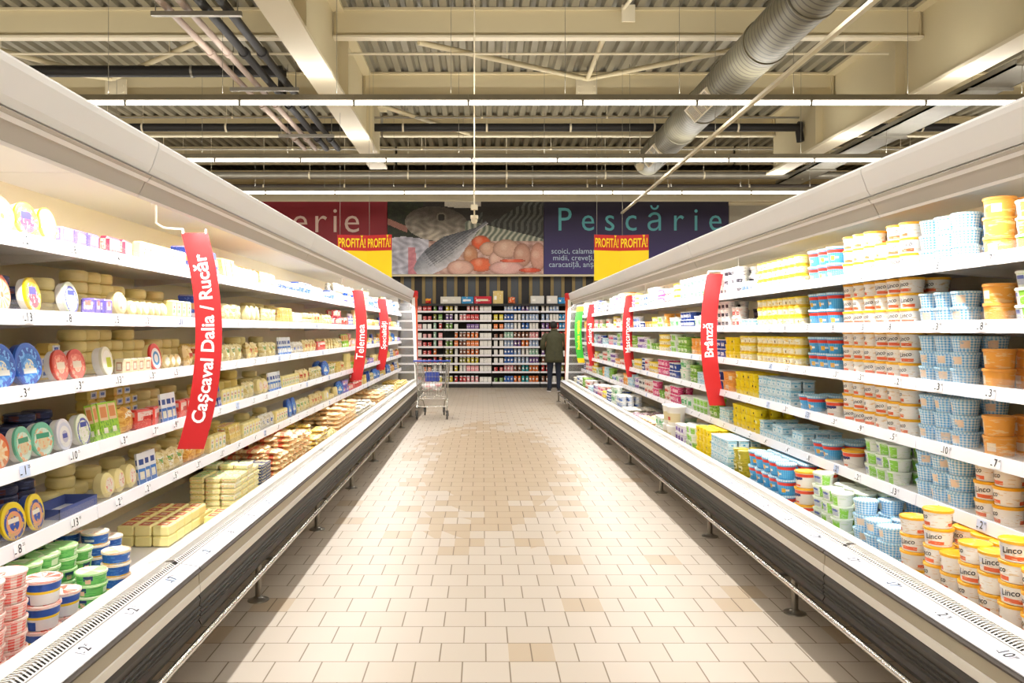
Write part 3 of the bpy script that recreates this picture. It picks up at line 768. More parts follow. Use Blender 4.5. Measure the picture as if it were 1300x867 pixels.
# ---------------------------------------------------------------- goods
random.seed(11)
P = {}
P['w'] = plain('tub white', 'f4f2ec', .35, var=.0)
P['linco'] = pat('white tub print', 'fbf8f2', [('d8d8e4', .30, .42, .2, .8), ('e2683c', .42, .62, .10, .34), ('d9d9dc', .05, .18, .2, .8), ('e2683c', .84, .96, .10, .34), ('n', 'e8cfa8', 9, .62, .1, .9)])
P['ylid'] = pat('yellow lid', 'f3b21e', [('n', 'f8d878', 7, .62)])
P['ylidtop'] = discmat('yellow lid top', .05, [(9, 'f6c445')])
P['blue_g'] = pat('blue gingham tub', 'cfe8f6', [('g', 'f4fbff', '52b2ea', 22, 5), ('f3d9c0', .44, .56, .3, .85), ('n', '7fc0e6', 10, .64)])
P['bluelid'] = pat('blue gingham lid', 'bfe2f4', [('g', 'f2fafe', '6bb9e2', 26, 2)])
P['org'] = pat('orange tub', 'f2a848', [('n', 'f4c787', 6, .58), ('f6e3c6', .45, .56, .25, .75), ('b9651c', .3, .4, .3, .5)])
P['orglid'] = pat('orange lid', 'f0a548', [('n', 'f8c885', 6, .6)])
P['grn'] = pat('green and white tub', 'eef3ea', [('8fcf4a', .52, .66, .0, 1), ('b8bccb', .34, .5, .2, .8), ('5d6bb0', .36, .48, .6, .85), ('8fcf4a', .02, .12, 0, 1), ('n', 'd2e6c2', 8, .6)])
P['grnlid'] = pat('pale lid', 'eff6ea', [('n', 'cfe8b8', 5, .62)])
P['rb'] = pat('red and blue cup', '2f9ad6', [('g', '2f96d4', '63b9e6', 26, 9, 0, .7), ('de3a2c', 0, 1, .70, .92), ('f4b63a', .45, .53, .2, .5), ('f2f2ee', .53, .6, .3, .45), ('f4b63a', .9, .97, .2, .5)])
P['rblid'] = pat('pale blue lid', 'c6e6f4', [('g', 'eef8fc', '8ccbe8', 26, 2)])
P['lo'] = pat('white orange cup', 'f3efe8', [('de4a2c', 0, 1, .74, .95), ('3c3f94', .38, .62, .56, .72), ('e2683c', .42, .58, .08, .2), ('c9c9d4', .2, .3, .1, .6)])
P['yel'] = pat('small yellow cup', 'f6e7a2', [('f3c52a', 0, 1, .0, .22), ('c8862a', .46, .54, .3, .7), ('fbf6e0', .3, .7, .3, .85), ('7a5a2a', .49, .52, .35, .65), ('n', 'f2d050', 8, .6)])
P['yel2'] = pat('bright yellow cup', 'f4d816', [('3a3420', .44, .5, .3, .6, 2), ('f8f0b0', .3, .42, .3, .7), ('n', 'e2b80c', 9, .62)])
P['yellid'] = pat('bright yellow lid', 'f7de2a', [('n', 'f2c81c', 6, .62)])
P['oli'] = pat('olive cup', 'b7a92c', [('efe8b0', .4, .6, .3, .8), ('5a6a24', .44, .56, .4, .6), ('n', '8d8a1c', 8, .6)])
P['lbl'] = pat('light blue carton', 'e6f3f8', [('7cc3de', 0, 1, .72, 1), ('4da3c8', .35, .62, .15, .5), ('n', 'b4dcec', 7, .56)])
P['blk'] = pat('black cup', '25212b', [('6a6478', .35, .62, .3, .7), ('n', '453d55', 9, .6)])
P['blklid'] = plain('black lid', '2a2630', .4)
P['wblk'] = pat('white and black cup', 'eeeeea', [('2c2a33', .35, .62, .25, .7), ('n', 'a8a6b0', 8, .6)])
P['wpur'] = pat('white and purple cup', 'efeaf2', [('6c4a9c', .3, .6, .2, .7), ('n', 'b89fd0', 7, .58)])
P['wgrn'] = pat('white and mint cup', 'eef4ea', [('57b06a', .35, .6, .25, .7), ('n', 'b8dcc0', 7, .56)])
P['wpnk'] = pat('white and pink cup', 'f5ecec', [('e0447c', .3, .62, .2, .6), ('n', 'f0b4c4', 7, .56)])
P['wblu'] = pat('white and blue cup', 'f0f2f6', [('2a56b0', .3, .62, .2, .65), ('n', 'a8c0e4', 7, .58)])
P['wred'] = pat('white and red cup', 'f4ece6', [('c8322c', .34, .6, .2, .6), ('n', 'e8b8a8', 7, .58)])
P['blu'] = pat('deep blue cup', '2b4a9c', [('e8ecf4', .36, .62, .3, .7), ('n', '1b2f70', 8, .6)])
P['gre'] = pat('leaf green tub', '8fbf4a', [('e4f0cc', .36, .62, .3, .7), ('n', '5f9a30', 7, .58)])
P['pnk'] = pat('magenta cup', 'd63a78', [('f6dce4', .36, .62, .3, .7), ('n', 'f08cb0', 7, .58)])
P['gtub'] = pat('green spread tub', '6fbf63', [('d8ecc8', .1, .3, .1, .8, 2), ('26356e', .52, .72, .45, 1, 2), ('e8b8a0', .56, .68, .1, .62, 2), ('n', '3f9a48', 8, .6)])
P['gtublid'] = pat('green lid', 'a6d98e', [('n', 'f0f4d8', 5, .55), ('n', 'e8b060', 9, .68)])
P['btub'] = pat('blue spread tub', '2a5fb4', [('e8ecf4', .1, .35, .35, .6, 2), ('f2c230', 0, 1, .0, .12), ('n', '6fa0dc', 8, .6)])
P['btublid'] = pat('pale peach lid', 'f4ead8', [('n', 'eeb98c', 6, .56), ('n', '4a78c0', 8, .66)])
P['rw'] = pat('red checked tub', 'f6ded4', [('g', 'f8efe8', 'e0473c', 9, 4), ('n', 'f2b8a8', 10, .6)])
P['rwlid'] = pat('red checked lid', 'f4e2da', [('n', 'e86a58', 9, .56)])
P['byw'] = pat('blue and yellow cup', 'eef0f2', [('2350a8', 0, 1, .62, .95), ('f2d02c', 0, 1, .50, .62), ('2350a8', .3, .5, .0, .40, 2)])
P['cheese'] = plain('pale cheese rind', 'f7e7a4', .45, var=.05, scale=9)
P['cheese2'] = plain('straw cheese rind', 'f2d980', .45, var=.06, scale=9)
P['butter'] = plain('butter yellow', 'f8eaa0', .4, var=.03)
P['redlab'] = pat('red label', 'c9543c', [('f0d8b8', .2, .8, .3, .7), ('n', 'a03424', 6, .6)])
P['rlab'] = pat('red triangle label', 'f2e6d6', [('d84a3c', .25, .75, .2, .8), ('n', 'e89080', 8, .6)])
P['glab'] = pat('green label', 'f4f0e2', [('4a9a4a', .2, .6, .2, .5), ('c04838', .3, .7, .6, .8), ('n', 'c8d8a8', 9, .62)])
P['blab'] = pat('blue label', 'eef0f4', [('3a62b4', .2, .8, .3, .75), ('n', '9cb4e0', 9, .6)])
P['plab'] = pat('purple label', 'f0eaf0', [('7a3a9a', .2, .8, .3, .8)])
P['slice'] = pat('sliced cheese pack', 'f4dd84', [('f4f0e0', .25, .75, .5, .95), ('c8503c', .3, .7, .6, .85), ('n', 'd8b85c', 8, .55)])
P['bagy'] = pat('cheese bag film', 'e8dca4', [('f2efe2', .25, .75, .3, .8), ('6aa04a', .3, .7, .55, .75), ('n', 'cdb874', 7, .55)])
P['bagw'] = pat('white bag film', 'f0eee6', [('3a62b4', .3, .7, .35, .6), ('n', 'd8d0b8', 7, .5)])
P['bagr'] = pat('yellow red bag film', 'ecd9a0', [('c8402e', .3, .68, .4, .68), ('n', 'd6b870', 7, .55)])
P['bagp'] = pat('orange noodle bag', 'eebf62', [('f6ead0', .2, .8, .6, .85), ('n', 'd9983c', 10, .5)])
P['tallg'] = pat('green tall pack', '9fce3a', [('ecc9a0', .1, .9, .5, .95), ('d98a4c', .2, .8, .58, .88), ('n', '62a42a', 9, .55, 0, .5), ('f6f4e8', .3, .7, .15, .3)])
P['redp'] = pat('red pack', 'f0d8d0', [('d8483c', 0, 1, 0, .45), ('c8322c', .4, 1, .45, .7), ('n', 'e89888', 8, .6)])
P['bwp'] = pat('blue white sachet', 'eef2f8', [('3a78c8', .05, .95, .0, .5), ('f4f0dc', .2, .8, .15, .4), ('2a4890', .2, .8, .62, .8)])
P['slimb'] = pat('blue brown slim pack', '2f47a8', [('c0946c', 0, 1, .45, .72), ('eef0f8', .1, .9, .12, .3), ('n', '5f78d0', 8, .62)])
P['purb'] = pat('purple pack', '7868c4', [('f2eef4', .15, .85, .35, .85), ('e0907c', .25, .75, .6, .95), ('n', '9c90dc', 7, .58)])
P['pinkp'] = pat('pink sliced pack', 'f0c9b8', [('d83c54', 0, 1, 0, .22), ('f4ead8', .2, .8, .5, .9), ('n', 'e08878', 6, .55)])
P['blck'] = pat('small paper cheese block', 'f0e6c4', [('c89474', .15, .85, .2, .85), ('f0e8d4', .25, .75, .3, .75)])
P['tray'] = plain('blue cardboard tray', '4a5a9a', .6, var=.05)
P['tin'] = pat('dark round tin', '2c3358', [('c8a070', .1, .35, .2, .8, 2), ('6a3a3c', .5, .7, .2, .8, 2), ('n', '54628c', 8, .6)])
P['tinr'] = pat('red round tin', 'a8382c', [('e8c880', .2, .5, .2, .8, 2), ('n', 'd07858', 8, .6)])
P['pinkslice'] = pat('pink edged slice pack', 'fbe6b4', [('e8725c', 0, 1, .35, .6), ('n', 'f0b070', 7, .56)])
P['ham'] = pat('peach slice pack', 'f9d498', [('n', 'f6e0b8', 6, .5), ('n', 'd88a54', 9, .62)])
P['gslab'] = pat('green edged cheese slab', 'f9ecac', [('6cc470', 0, 1, .9, 1), ('6cc470', 0, 1, .035, .09), ('e8a878', 0, .12, .2, .7), ('n', 'f8f4dc', 6, .55)])
P['slabtop'] = pat('green slab top', 'efeccb', [('6cc470', .1, .9, .1, .25), ('d84438', .4, .6, .5, .8), ('n', '8ccf80', 7, .55)])
P['nslab'] = pat('navy edged cheese slab', 'dfd4a4', [('33406e', .0, 1, .0, .3), ('n', '4a5a8c', 6, .56)])
P['grape'] = pat('purple bag', '8a5a7c', [('n', 'd8c8c0', 12, .5), ('n', '4a2440', 14, .58)])
P['bucket'] = pat('white bucket', 'f0ece2', [('e4d6a8', .3, .7, .2, .7), ('c04838', .4, .5, .3, .5)])
D = {}
D['dorg'] = discmat('orange flower lid', .062, [(.16, 'd87038'), (.3, 'f2d8b8'), (.84, 'f0dcb8'), (.93, 'e8a070'), (9, 'c8603c')], 12, 'd98a5c')
D['dyel'] = discmat('yellow purple lid', .062, [(.66, 'd83a5c'), (.86, 'f4e83c'), (9, 'e8c818')], 0, bar=('3a3aa0', -.5, .4, .15, .6), speck='f6e6d8')
D['dblu'] = discmat('white blue lid', .062, [(.5, 'f2f2ea'), (.74, 'f0f4e8'), (.9, '4a5ab4'), (9, 'e8f0d8')], 0, bar=('2c4aa8', -.4, .5, .3, .62), speck='cfe0b0')
D['dbig'] = discmat('deep blue lid', .075, [(.35, 'e8e4d0'), (.62, '2f7ccc'), (.92, '1f4fb0'), (9, '2a62c4')], 0, bar=('f4f4f0', -.5, .5, -.35, -.1), speck='6fb0ec')
D['dpnk'] = discmat('pink salami lid', .06, [(.4, 'f0c8b0'), (.85, 'e06a5c'), (9, 'c8402e')], 0, bar=('f4e4d0', -.5, .5, -.1, .35), speck='f2a890')
D['dgrn'] = discmat('white lime lid', .062, [(.55, 'f0f0e2'), (.9, 'f4f2e6'), (9, 'e8e4cc')], 0, bar=('c8d82c', -.25, .6, -.3, .4))
D['drb'] = discmat('red blue lid', .065, [(.34, 'f4f4f0'), (.55, '2f8cc8'), (.8, 'f6f0ec'), (9, 'd83c38')], 0)
D['dorc'] = discmat('orange cream lid', .06, [(.5, 'f2d0a0'), (.85, 'e88a4c'), (9, 'd8582c')], 8, 'f4e0c0')
D['dmnt'] = discmat('mint lid', .062, [(.5, 'e8d8b0'), (.82, 'd4ecdc'), (9, '6fc0a0')], 0, bar=('3a9a78', -.6, .6, .2, .5), speck='f0b080')
D['dwht'] = discmat('white lid', .06, [(.4, 'c8c8dc'), (.7, 'f4f4f4'), (.92, 'd8dcec'), (9, 'e8e8f0')], 0, bar=('3a4a9c', -.3, .3, -.1, .2))
D['dnav'] = discmat('blue yellow lid', .065, [(.4, '2a54b4'), (.66, 'e8a078'), (.84, '2a4aa4'), (9, 'f2d82c')], 0, bar=('f4f0e0', -.5, .4, .05, .3), speck='e0b060')

def t_tub(r0, r1, h, lh, body, lid, text=None, n=22):
    b = MB().lathe([(0, 0), (r0, 0), (r1, h-lh), (r1*.96, h-lh)], n, 0)
    mats = [P[body], M['ink']]
    if text:
        for c in (0, pi):
            tm = text_mb(text, h*.40, .012, 1); R = lambda z: r0+(r1-r0)*z/(h-lh)+.0008
            z0 = (h-lh)*.64
            mapv(tm, lambda x, y, z: (R(z0)*cos(x/r1+c), R(z0)*sin(x/r1+c), z0+y+x*.12)); b.add(tm)
    l = MB().lathe([(r1*.98, h-lh-.001), (r1*1.06, h-lh), (r1*1.06, h-.002), (r1*1.0, h), (r1*.92, h-.003), (0, h-.003)], n, 0)
    return [('body', b, mats), ('lid', l, [P[lid]])], 2*r1*1.06, h
def t_sq(wy, dx, h, lh, body, lid):
    b = MB().rbox(-dx*.46, dx*.46, -wy*.46, wy*.46, 0, h-lh, .006, 0)
    l = MB().rbox(-dx*.5, dx*.5, -wy*.5, wy*.5, h-lh, h, .003, 0)
    return [('body', b, [P[body]]), ('lid', l, [P[lid]])], wy, h
def t_box(wy, dx, h, mat, r=.003, lab=None, labz=False):
    b = MB().rbox(-dx/2, dx/2, -wy/2, wy/2, 0, h, r, 0)
    ps = [('body', b, [P[mat]])]
    if lab:
        if labz: q = MB().box(-dx*.32, dx*.32, -wy*.34, wy*.34, h-.0005, h+.0008, 0)
        else: q = MB().box(dx/2-.0005, dx/2+.0012, -wy*.34, wy*.34, h*.2, h*.82, 0)
        ps.append(('label', q, [P[lab]]))
    return ps, wy, h
def t_disc(R, th, mat, side='w', n=28):
    b = MB().lathe([(0, -th*.5), (R*.96, -th*.5), (R, -th*.42), (R, th*.18)], n, 1, axis='x', c=(0, 0, R))
    l = MB().lathe([(R*1.0, th*.18), (R*1.03, th*.2), (R*1.03, th*.46), (R*.95, th*.5), (0, th*.5)], n, 0, axis='x', c=(0, 0, R))
    for q in (b, l): mapv(q, lambda x, y, z: (x-(z-R)*.16, y, z+x*.16+.006))
    b.m = [0]*len(b.m)
    return [('body', b, [P[side]]), ('lid', l, [D[mat]])], 2*R*1.04, 2*R
def t_wheel(R, h, mat='cheese', n=24):
    r = min(h*.28, .014)
    b = MB().lathe([(0, 0), (R-r, 0), (R-r*.3, r*.3), (R, r), (R, h-r), (R-r*.3, h-r*.3), (R-r, h), (0, h)], n)
    return [('body', b, [P[mat]])], 2*R, h
def t_wheelstand(R, th, lab, mat='cheese', n=24):
    r = th*.2
    b = MB().lathe([(0, -th/2), (R-r, -th/2), (R, -th/2+r), (R, th/2-r), (R-r, th/2), (0, th/2)], n, 0, axis='x', c=(0, 0, R))
    q = MB().lathe([(R*.6, th/2), (R*.6, th/2+.0012), (0, th/2+.0014)], 16, 0, axis='x', c=(0, 0, R))
    for k in (b, q): mapv(k, lambda x, y, z: (x-(z-R)*.12, y, z+x*.12+.006))
    return [('body', b, [P[mat]]), ('label', q, [P[lab]])], 2*R, 2*R
def pillow(wy, dx, h, seed, puff=.5, nu=8, nv=8, lean=.0):
    """closed cushion standing on its edge, thick in x, wide in y, tall in z"""
    rr = random.Random(seed); b = MB(); ph = [rr.uniform(0, 6) for _ in range(6)]
    def pt(s, i, j):
        u, v = i/nu*2-1, j/nv*2-1
        e = max(0, (1-u**4)*(1-v**4))**puff
        wob = 1+.22*sin(3*u+ph[0])*sin(3*v+ph[1])+.12*sin(7*u+ph[2]+v*4)
        x = s*dx/2*e*wob; y = u*wy/2*(1+.05*sin(4*v+ph[3])); z = (v+1)/2*h*(1+.04*sin(5*u+ph[4]))
        return (x-(z-h/2)*lean, y, z)
    for s in (1, -1):
        V = [pt(s, i, j) for j in range(nv+1) for i in range(nu+1)]; F = []; U = []
        for j in range(nv):
            for i in range(nu):
                a = j*(nu+1)+i; q = (a, a+1, a+nu+2, a+nu+1); uvq = [(i/nu, j/nv), ((i+1)/nu, j/nv), ((i+1)/nu, (j+1)/nv), (i/nu, (j+1)/nv)]
                F.append(q if s > 0 else q[::-1]); U.append(uvq if s > 0 else uvq[::-1])
        b.raw(V, F, 0, True, U)
    mz = min(p[2] for p in b.v); mapv(b, lambda x, y, z: (x, y, z-mz))
    return b
def t_bag(wy, dx, h, mat, seed=1, lean=.1): return [('body', pillow(wy, dx, h, seed, lean=lean), [P[mat]])], wy*1.06, h
def t_flat(wy, dx, h, mat, seed=1):
    b = pillow(wy, h, dx, seed, .35); mapv(b, lambda x, y, z: (z-dx/2, y, -x))
    mz = min(p[2] for p in b.v); mapv(b, lambda x, y, z: (x, y, z-mz)); hh = max(p[2] for p in b.v)
    return [('body', b, [P[mat]])], wy*1.06, hh
def t_slim(wy, h, th, mat, lean=.35):
    b = MB().box(-th/2, th/2, -wy/2, wy/2, 0, h)
    mapv(b, lambda x, y, z: (x*cos(lean)-z*sin(lean)+h*sin(lean)/2, y, x*sin(lean)+z*cos(lean)))
    mz = min(p[2] for p in b.v); mapv(b, lambda x, y, z: (x, y, z-mz))
    return [('body', b, [P[mat]])], wy, h
def t_sidelean(th, h, dx, mat, lean=.45):
    """thin pack standing edge on to the aisle, slumped sideways"""
    b = MB().box(-dx/2, dx/2, -th/2, th/2, 0, h)
    mapv(b, lambda x, y, z: (x, y*cos(lean)-z*sin(lean)+h*sin(lean)/2, y*sin(lean)+z*cos(lean)))
    mz = min(p[2] for p in b.v); mapv(b, lambda x, y, z: (x, y, z-mz))
    return [('body', b, [P[mat]])], th/cos(lean)*1.15, h
def t_bottle(r, h, mat, lid):
    b = MB().lathe([(0, 0), (r, 0), (r, h*.62), (r*.45, h*.82), (r*.45, h*.9)], 16)
    l = MB().lathe([(r*.5, h*.88), (r*.5, h), (0, h)], 12)
    return [('body', b, [P[mat]]), ('cap', l, [P[lid]])], 2*r, h
# kind: (shape, object name, category, words)
K = {
 'linco': (t_tub(.050, .056, .076, .012, 'linco', 'ylid', 'Linco'), 'cheese_tub', 'tub', 'yellow-lidded Linco tub'),
 'blueg': (t_tub(.048, .057, .070, .010, 'blue_g', 'bluelid'), 'cheese_tub', 'tub', 'blue gingham tub'),
 'orange': (t_tub(.052, .058, .080, .012, 'org', 'orglid'), 'cheese_tub', 'tub', 'orange tub'),
 'green': (t_tub(.046, .054, .066, .010, 'grn', 'grnlid'), 'cheese_tub', 'tub', 'green-and-white tub'),
 'redblue': (t_tub(.046, .060, .098, .012, 'rb', 'rblid'), 'cheese_cup', 'cup', 'red-banded blue cup'),
 'lorange': (t_tub(.050, .060, .098, .012, 'lo', 'ylid', 'Linco'), 'cheese_cup', 'cup', 'tall Linco cup'),
 'yellow': (t_tub(.040, .046, .064, .008, 'yel', 'yellid'), 'yogurt_cup', 'cup', 'small yellow-and-white cup'),
 'yellow2': (t_tub(.040, .047, .060, .008, 'yel2', 'yellid'), 'yogurt_cup', 'cup', 'bright yellow cup'),
 'olive': (t_tub(.044, .052, .085, .010, 'oli', 'oli'), 'yogurt_cup', 'cup', 'olive-green cup'),
 'lbox': (t_sq(.085, .085, .058, .008, 'lbl', 'lbl'), 'square_tub', 'tub', 'light blue square tub'),
 'black': (t_tub(.042, .050, .072, .010, 'blk', 'blklid'), 'yogurt_cup', 'cup', 'black cup'),
 'wblack': (t_tub(.040, .048, .072, .008, 'wblk', 'w'), 'yogurt_cup', 'cup', 'black-banded white cup'),
 'wpurple': (t_tub(.040, .048, .078, .008, 'wpur', 'w'), 'yogurt_cup', 'cup', 'white-and-purple cup'),
 'wgreen': (t_tub(.048, .058, .110, .010, 'wgrn', 'w'), 'yogurt_pot', 'pot', 'white-and-mint pot'),
 'wpink': (t_tub(.034, .042, .085, .006, 'wpnk', 'w'), 'yogurt_cup', 'cup', 'white-and-pink cup'),
 'wblue': (t_tub(.038, .046, .080, .008, 'wblu', 'w'), 'yogurt_cup', 'cup', 'white-and-blue cup'),
 'wred': (t_tub(.040, .048, .080, .008, 'wred', 'w'), 'yogurt_cup', 'cup', 'white-and-red cup'),
 'blue': (t_tub(.044, .052, .080, .008, 'blu', 'w'), 'yogurt_cup', 'cup', 'deep blue cup'),
 'lgreen': (t_tub(.046, .056, .085, .010, 'gre', 'gre'), 'yogurt_cup', 'cup', 'leaf-green cup'),
 'pink': (t_tub(.034, .042, .090, .006, 'pnk', 'w'), 'yogurt_cup', 'cup', 'magenta cup'),
 'bucket': (t_tub(.075, .092, .19, .014, 'bucket', 'w'), 'cheese_bucket', 'bucket', 'large white bucket'),
 'gtub': (t_tub(.052, .056, .044, .010, 'gtub', 'gtublid'), 'spread_tub', 'tub', 'green spread tub'),
 'btub': (t_tub(.050, .054, .050, .010, 'btub', 'btublid'), 'spread_tub', 'tub', 'blue spread tub'),
 'rwtub': (t_tub(.050, .055, .048, .009, 'rw', 'rwlid'), 'spread_tub', 'tub', 'red-checked spread tub'),
 'bywcup': (t_tub(.048, .058, .085, .010, 'byw', 'rwlid'), 'spread_tub', 'tub', 'blue-and-yellow spread tub'),
 'dorg': (t_disc(.062, .036, 'dorg'), 'cheese_box', 'cheese box', 'round orange flower-pattern box'),
 'dyel': (t_disc(.062, .036, 'dyel'), 'cheese_box', 'cheese box', 'round yellow-rimmed box'),
 'dblu': (t_disc(.062, .036, 'dblu'), 'cheese_box', 'cheese box', 'round white-and-blue box'),
 'dbig': (t_disc(.075, .040, 'dbig', 'blu'), 'cheese_box', 'cheese box', 'large round blue box'),
 'dpnk': (t_disc(.060, .036, 'dpnk'), 'cheese_box', 'cheese box', 'round pink box'),
 'dgrn': (t_disc(.062, .045, 'dgrn'), 'cheese_box', 'cheese box', 'lime-labelled white round box'),
 'drb': (t_disc(.065, .040, 'drb', 'cheese'), 'cheese_box', 'cheese box', 'round red-rimmed box'),
 'dorc': (t_disc(.060, .036, 'dorc'), 'cheese_box', 'cheese box', 'round orange-and-cream box'),
 'dmnt': (t_disc(.062, .036, 'dmnt'), 'cheese_box', 'cheese box', 'round mint-green box'),
 'dwht': (t_disc(.060, .036, 'dwht'), 'cheese_box', 'cheese box', 'round plain white box'),
 'dnav': (t_disc(.065, .040, 'dnav', 'blu'), 'cheese_box', 'cheese box', 'round yellow-rimmed navy box'),
 'wheel': (t_wheel(.060, .052), 'round_cheese', 'cheese', 'plain pale cheese wheel'),
 'wheelbig': (t_wheel(.072, .062, 'cheese2'), 'round_cheese', 'cheese', 'broad straw-yellow cheese'),
 'wstand': (t_wheelstand(.052, .050, 'blab'), 'round_cheese', 'cheese', 'blue-labelled upright cheese'),
 'wstandr': (t_wheelstand(.055, .055, 'rlab'), 'round_cheese', 'cheese', 'red-labelled upright cheese'),
 'wsmall': (t_wheelstand(.036, .045, 'glab'), 'round_cheese', 'cheese', 'small upright cheese'),
 'tin': (t_wheel(.060, .036, 'tin'), 'cheese_tin', 'tin', 'dark round tin'),
 'tinr': (t_wheel(.060, .036, 'tinr'), 'cheese_tin', 'tin', 'red round tin'),
 'purple': (t_box(.10, .06, .075, 'purb', .006), 'cheese_pack', 'pack', 'purple-and-white pack'),
 'pinkpk': (t_box(.13, .05, .085, 'pinkp', .012), 'sliced_cheese_pack', 'pack', 'pink-edged sliced pack'),
 'yblock': (t_box(.070, .05, .10, 'butter', .008, 'glab'), 'cheese_block', 'cheese', 'green-labelled yellow block'),
 'pblock': (t_box(.072, .05, .075, 'blck', .006), 'cheese_block', 'cheese', 'small paper-wrapped block'),
 'cblock': (t_box(.085, .07, .050, 'cheese2', .010, 'blab'), 'cheese_block', 'cheese', 'low straw-yellow block'),
 'rblock': (t_box(.105, .085, .052, 'butter', .006, 'redlab', True), 'butter_block', 'cheese', 'red-topped butter block'),
 'tallg': (t_slim(.075, .16, .03, 'tallg', .18), 'green_pack', 'pack', 'tall green-and-orange pack'),
 'sachet': (t_slim(.062, .15, .012, 'bwp', .12), 'cheese_sachet', 'sachet', 'blue-and-white sachet'),
 'redpk': (t_box(.13, .06, .095, 'redp', .010), 'cheese_pack', 'pack', 'red-and-white pack'),
 'pastabag': (t_bag(.15, .07, .12, 'bagp', 4), 'cheese_bag', 'bag', 'orange shredded-cheese bag'),
 'slimb': (t_sidelean(.022, .15, .10, 'slimb'), 'slim_pack', 'pack', 'slim blue-and-brown pack'),
 'slimy': (t_sidelean(.024, .13, .10, 'slice'), 'slim_pack', 'pack', 'slim yellow slice pack'),
 'bagy': (t_bag(.115, .06, .115, 'bagy', 2), 'cheese_bag', 'bag', 'cream cheese bag'),
 'bagw': (t_bag(.11, .06, .105, 'bagw', 3), 'cheese_bag', 'bag', 'white cheese bag'),
 'bagr': (t_bag(.12, .06, .12, 'bagr', 5), 'cheese_bag', 'bag', 'red-labelled cheese bag'),
 'slices': (t_flat(.15, .13, .030, 'pinkslice', 6), 'slice_pack', 'pack', 'flat pink-edged slice pack'),
 'hams': (t_flat(.14, .12, .034, 'ham', 7), 'slice_pack', 'pack', 'flat peach slice pack'),
 'yslices': (t_flat(.13, .12, .032, 'slice', 8), 'slice_pack', 'pack', 'flat yellow slice pack'),
 'wslices': (t_flat(.12, .12, .032, 'bagw', 9), 'slice_pack', 'pack', 'flat white pack'),
 'gslab': (t_box(.125, .09, .034, 'gslab', .008, 'slabtop', True), 'cheese_slab', 'cheese', 'green-edged cheese slab'),
 'nslab': (t_box(.12, .10, .020, 'nslab', .005), 'cheese_slab', 'cheese', 'navy-edged thin slab'),
 'grape': (t_bag(.13, .10, .10, 'grape', 12), 'speckled_bag', 'bag', 'purple speckled bag'),
 'bottle': (t_bottle(.035, .17, 'wblu', 'blu'), 'milk_bottle', 'bottle', 'white-and-blue bottle'),
 'tubb': (t_tub(.055, .062, .11, .014, 'wblu', 'blu'), 'cheese_tub', 'tub', 'blue-lidded tall tub'),
}
_made = {}
REG = []
def make(kind, near):
    key = (kind, near)
    if key not in _made:
        parts = K[kind][0][0]; nm = K[kind][1]
        if near and len(parts) > 1:
            _made[key] = [(p, mb.mesh(p, mats)) for p, mb, mats in parts]
        else:
            mb = MB(); ms = []
            for p, q, mats in parts: mb.add(q, len(ms)); ms += mats
            _made[key] = [(nm, mb.mesh(nm, ms))]
    d = _made[key]; nm = K[kind][1]
    if len(d) == 1: return link(nm, d[0][1])
    r = empty(nm)
    for p, me in d: link(p, me, r)
    return r
def dims(kind):
    (parts, w, h) = K[kind][0]
    xs = [p[0] for _, mb, _ in parts for p in mb.v]; zs = [p[2] for _, mb, _ in parts for p in mb.v]
    return w, max(xs)-min(xs), max(zs), -min(xs), max(xs)
DIM = {k: dims(k) for k in K}
LVL = ['top shelf', 'second shelf', 'third shelf', 'fourth shelf', 'fifth shelf', 'bottom trough']
TROUGH = .40
def surf(side, lvl):
    z = (SH[lvl]-.010) if lvl < 5 else TROUGH
    return z + (DZR if side > 0 else 0) + .0008
def put(side, lvl, y, u, z, kind, col, tier, row, rz=0, near=None):
    near = (y < 8.5) if near is None else near
    REG.append([None, kind, side, lvl, row, y, tier, ((CX+side*u, y, z), (pi if side > 0 else 0)+rz, near)])
OCC = {}
def fill(side, lvl, y0, y1, kind, tiers=1, rows=1, u0=None, gap=1.03, jit=None, drop=.0, rz=.0, backtiers=None, row0=0):
    w, d, h, dfront, dback = DIM[kind]
    if K[kind][1] == 'slim_pack': y0 += .035; y1 -= .035
    w *= gap; base = 1.855 if lvl < 5 else 1.655
    u = base if u0 is None else u0
    nr = int((y1-y0+1e-6)//w) or 1; off = (y1-y0-nr*w)/2
    lim = (SH[lvl-1]-.035-SH[lvl]) if 0 < lvl < 5 else (.26 if lvl == 0 else .5)
    for r in range(rows):
        uu = u+DIM[kind][4]+.002+r*(d+.006)
        if uu-DIM[kind][4]+d > 2.355: break
        for i in range(nr):
            y = y0+off+w*(i+.5)
            if lvl == 5 and y < 2.0: continue
            tt = tiers if isinstance(tiers, int) else tiers[i % len(tiers)]
            if backtiers is not None and r > 0: tt = backtiers
            if kind in ('wheel', 'wheelbig', 'cblock', 'tin', 'tinr') and u0 and lvl < 5: tt -= random.choice((0, 0, 1, 1, 2))
            if drop and random.random() < drop: tt -= 1
            if lvl < 5: tt = min(tt, int(lim//h))
            elif uu+.06 > 1.83: tt = min(tt, int((SH[4]-.052-TROUGH)//h))
            ty = y+random.uniform(-.002, .002)
            for t in range(tt):
                put(side, lvl, ty, uu+(random.uniform(-.002, .002)), surf(side, lvl)+t*(h+.0006), kind, i, t, r+row0, random.uniform(-rz, rz) if rz else 0)
    return y1

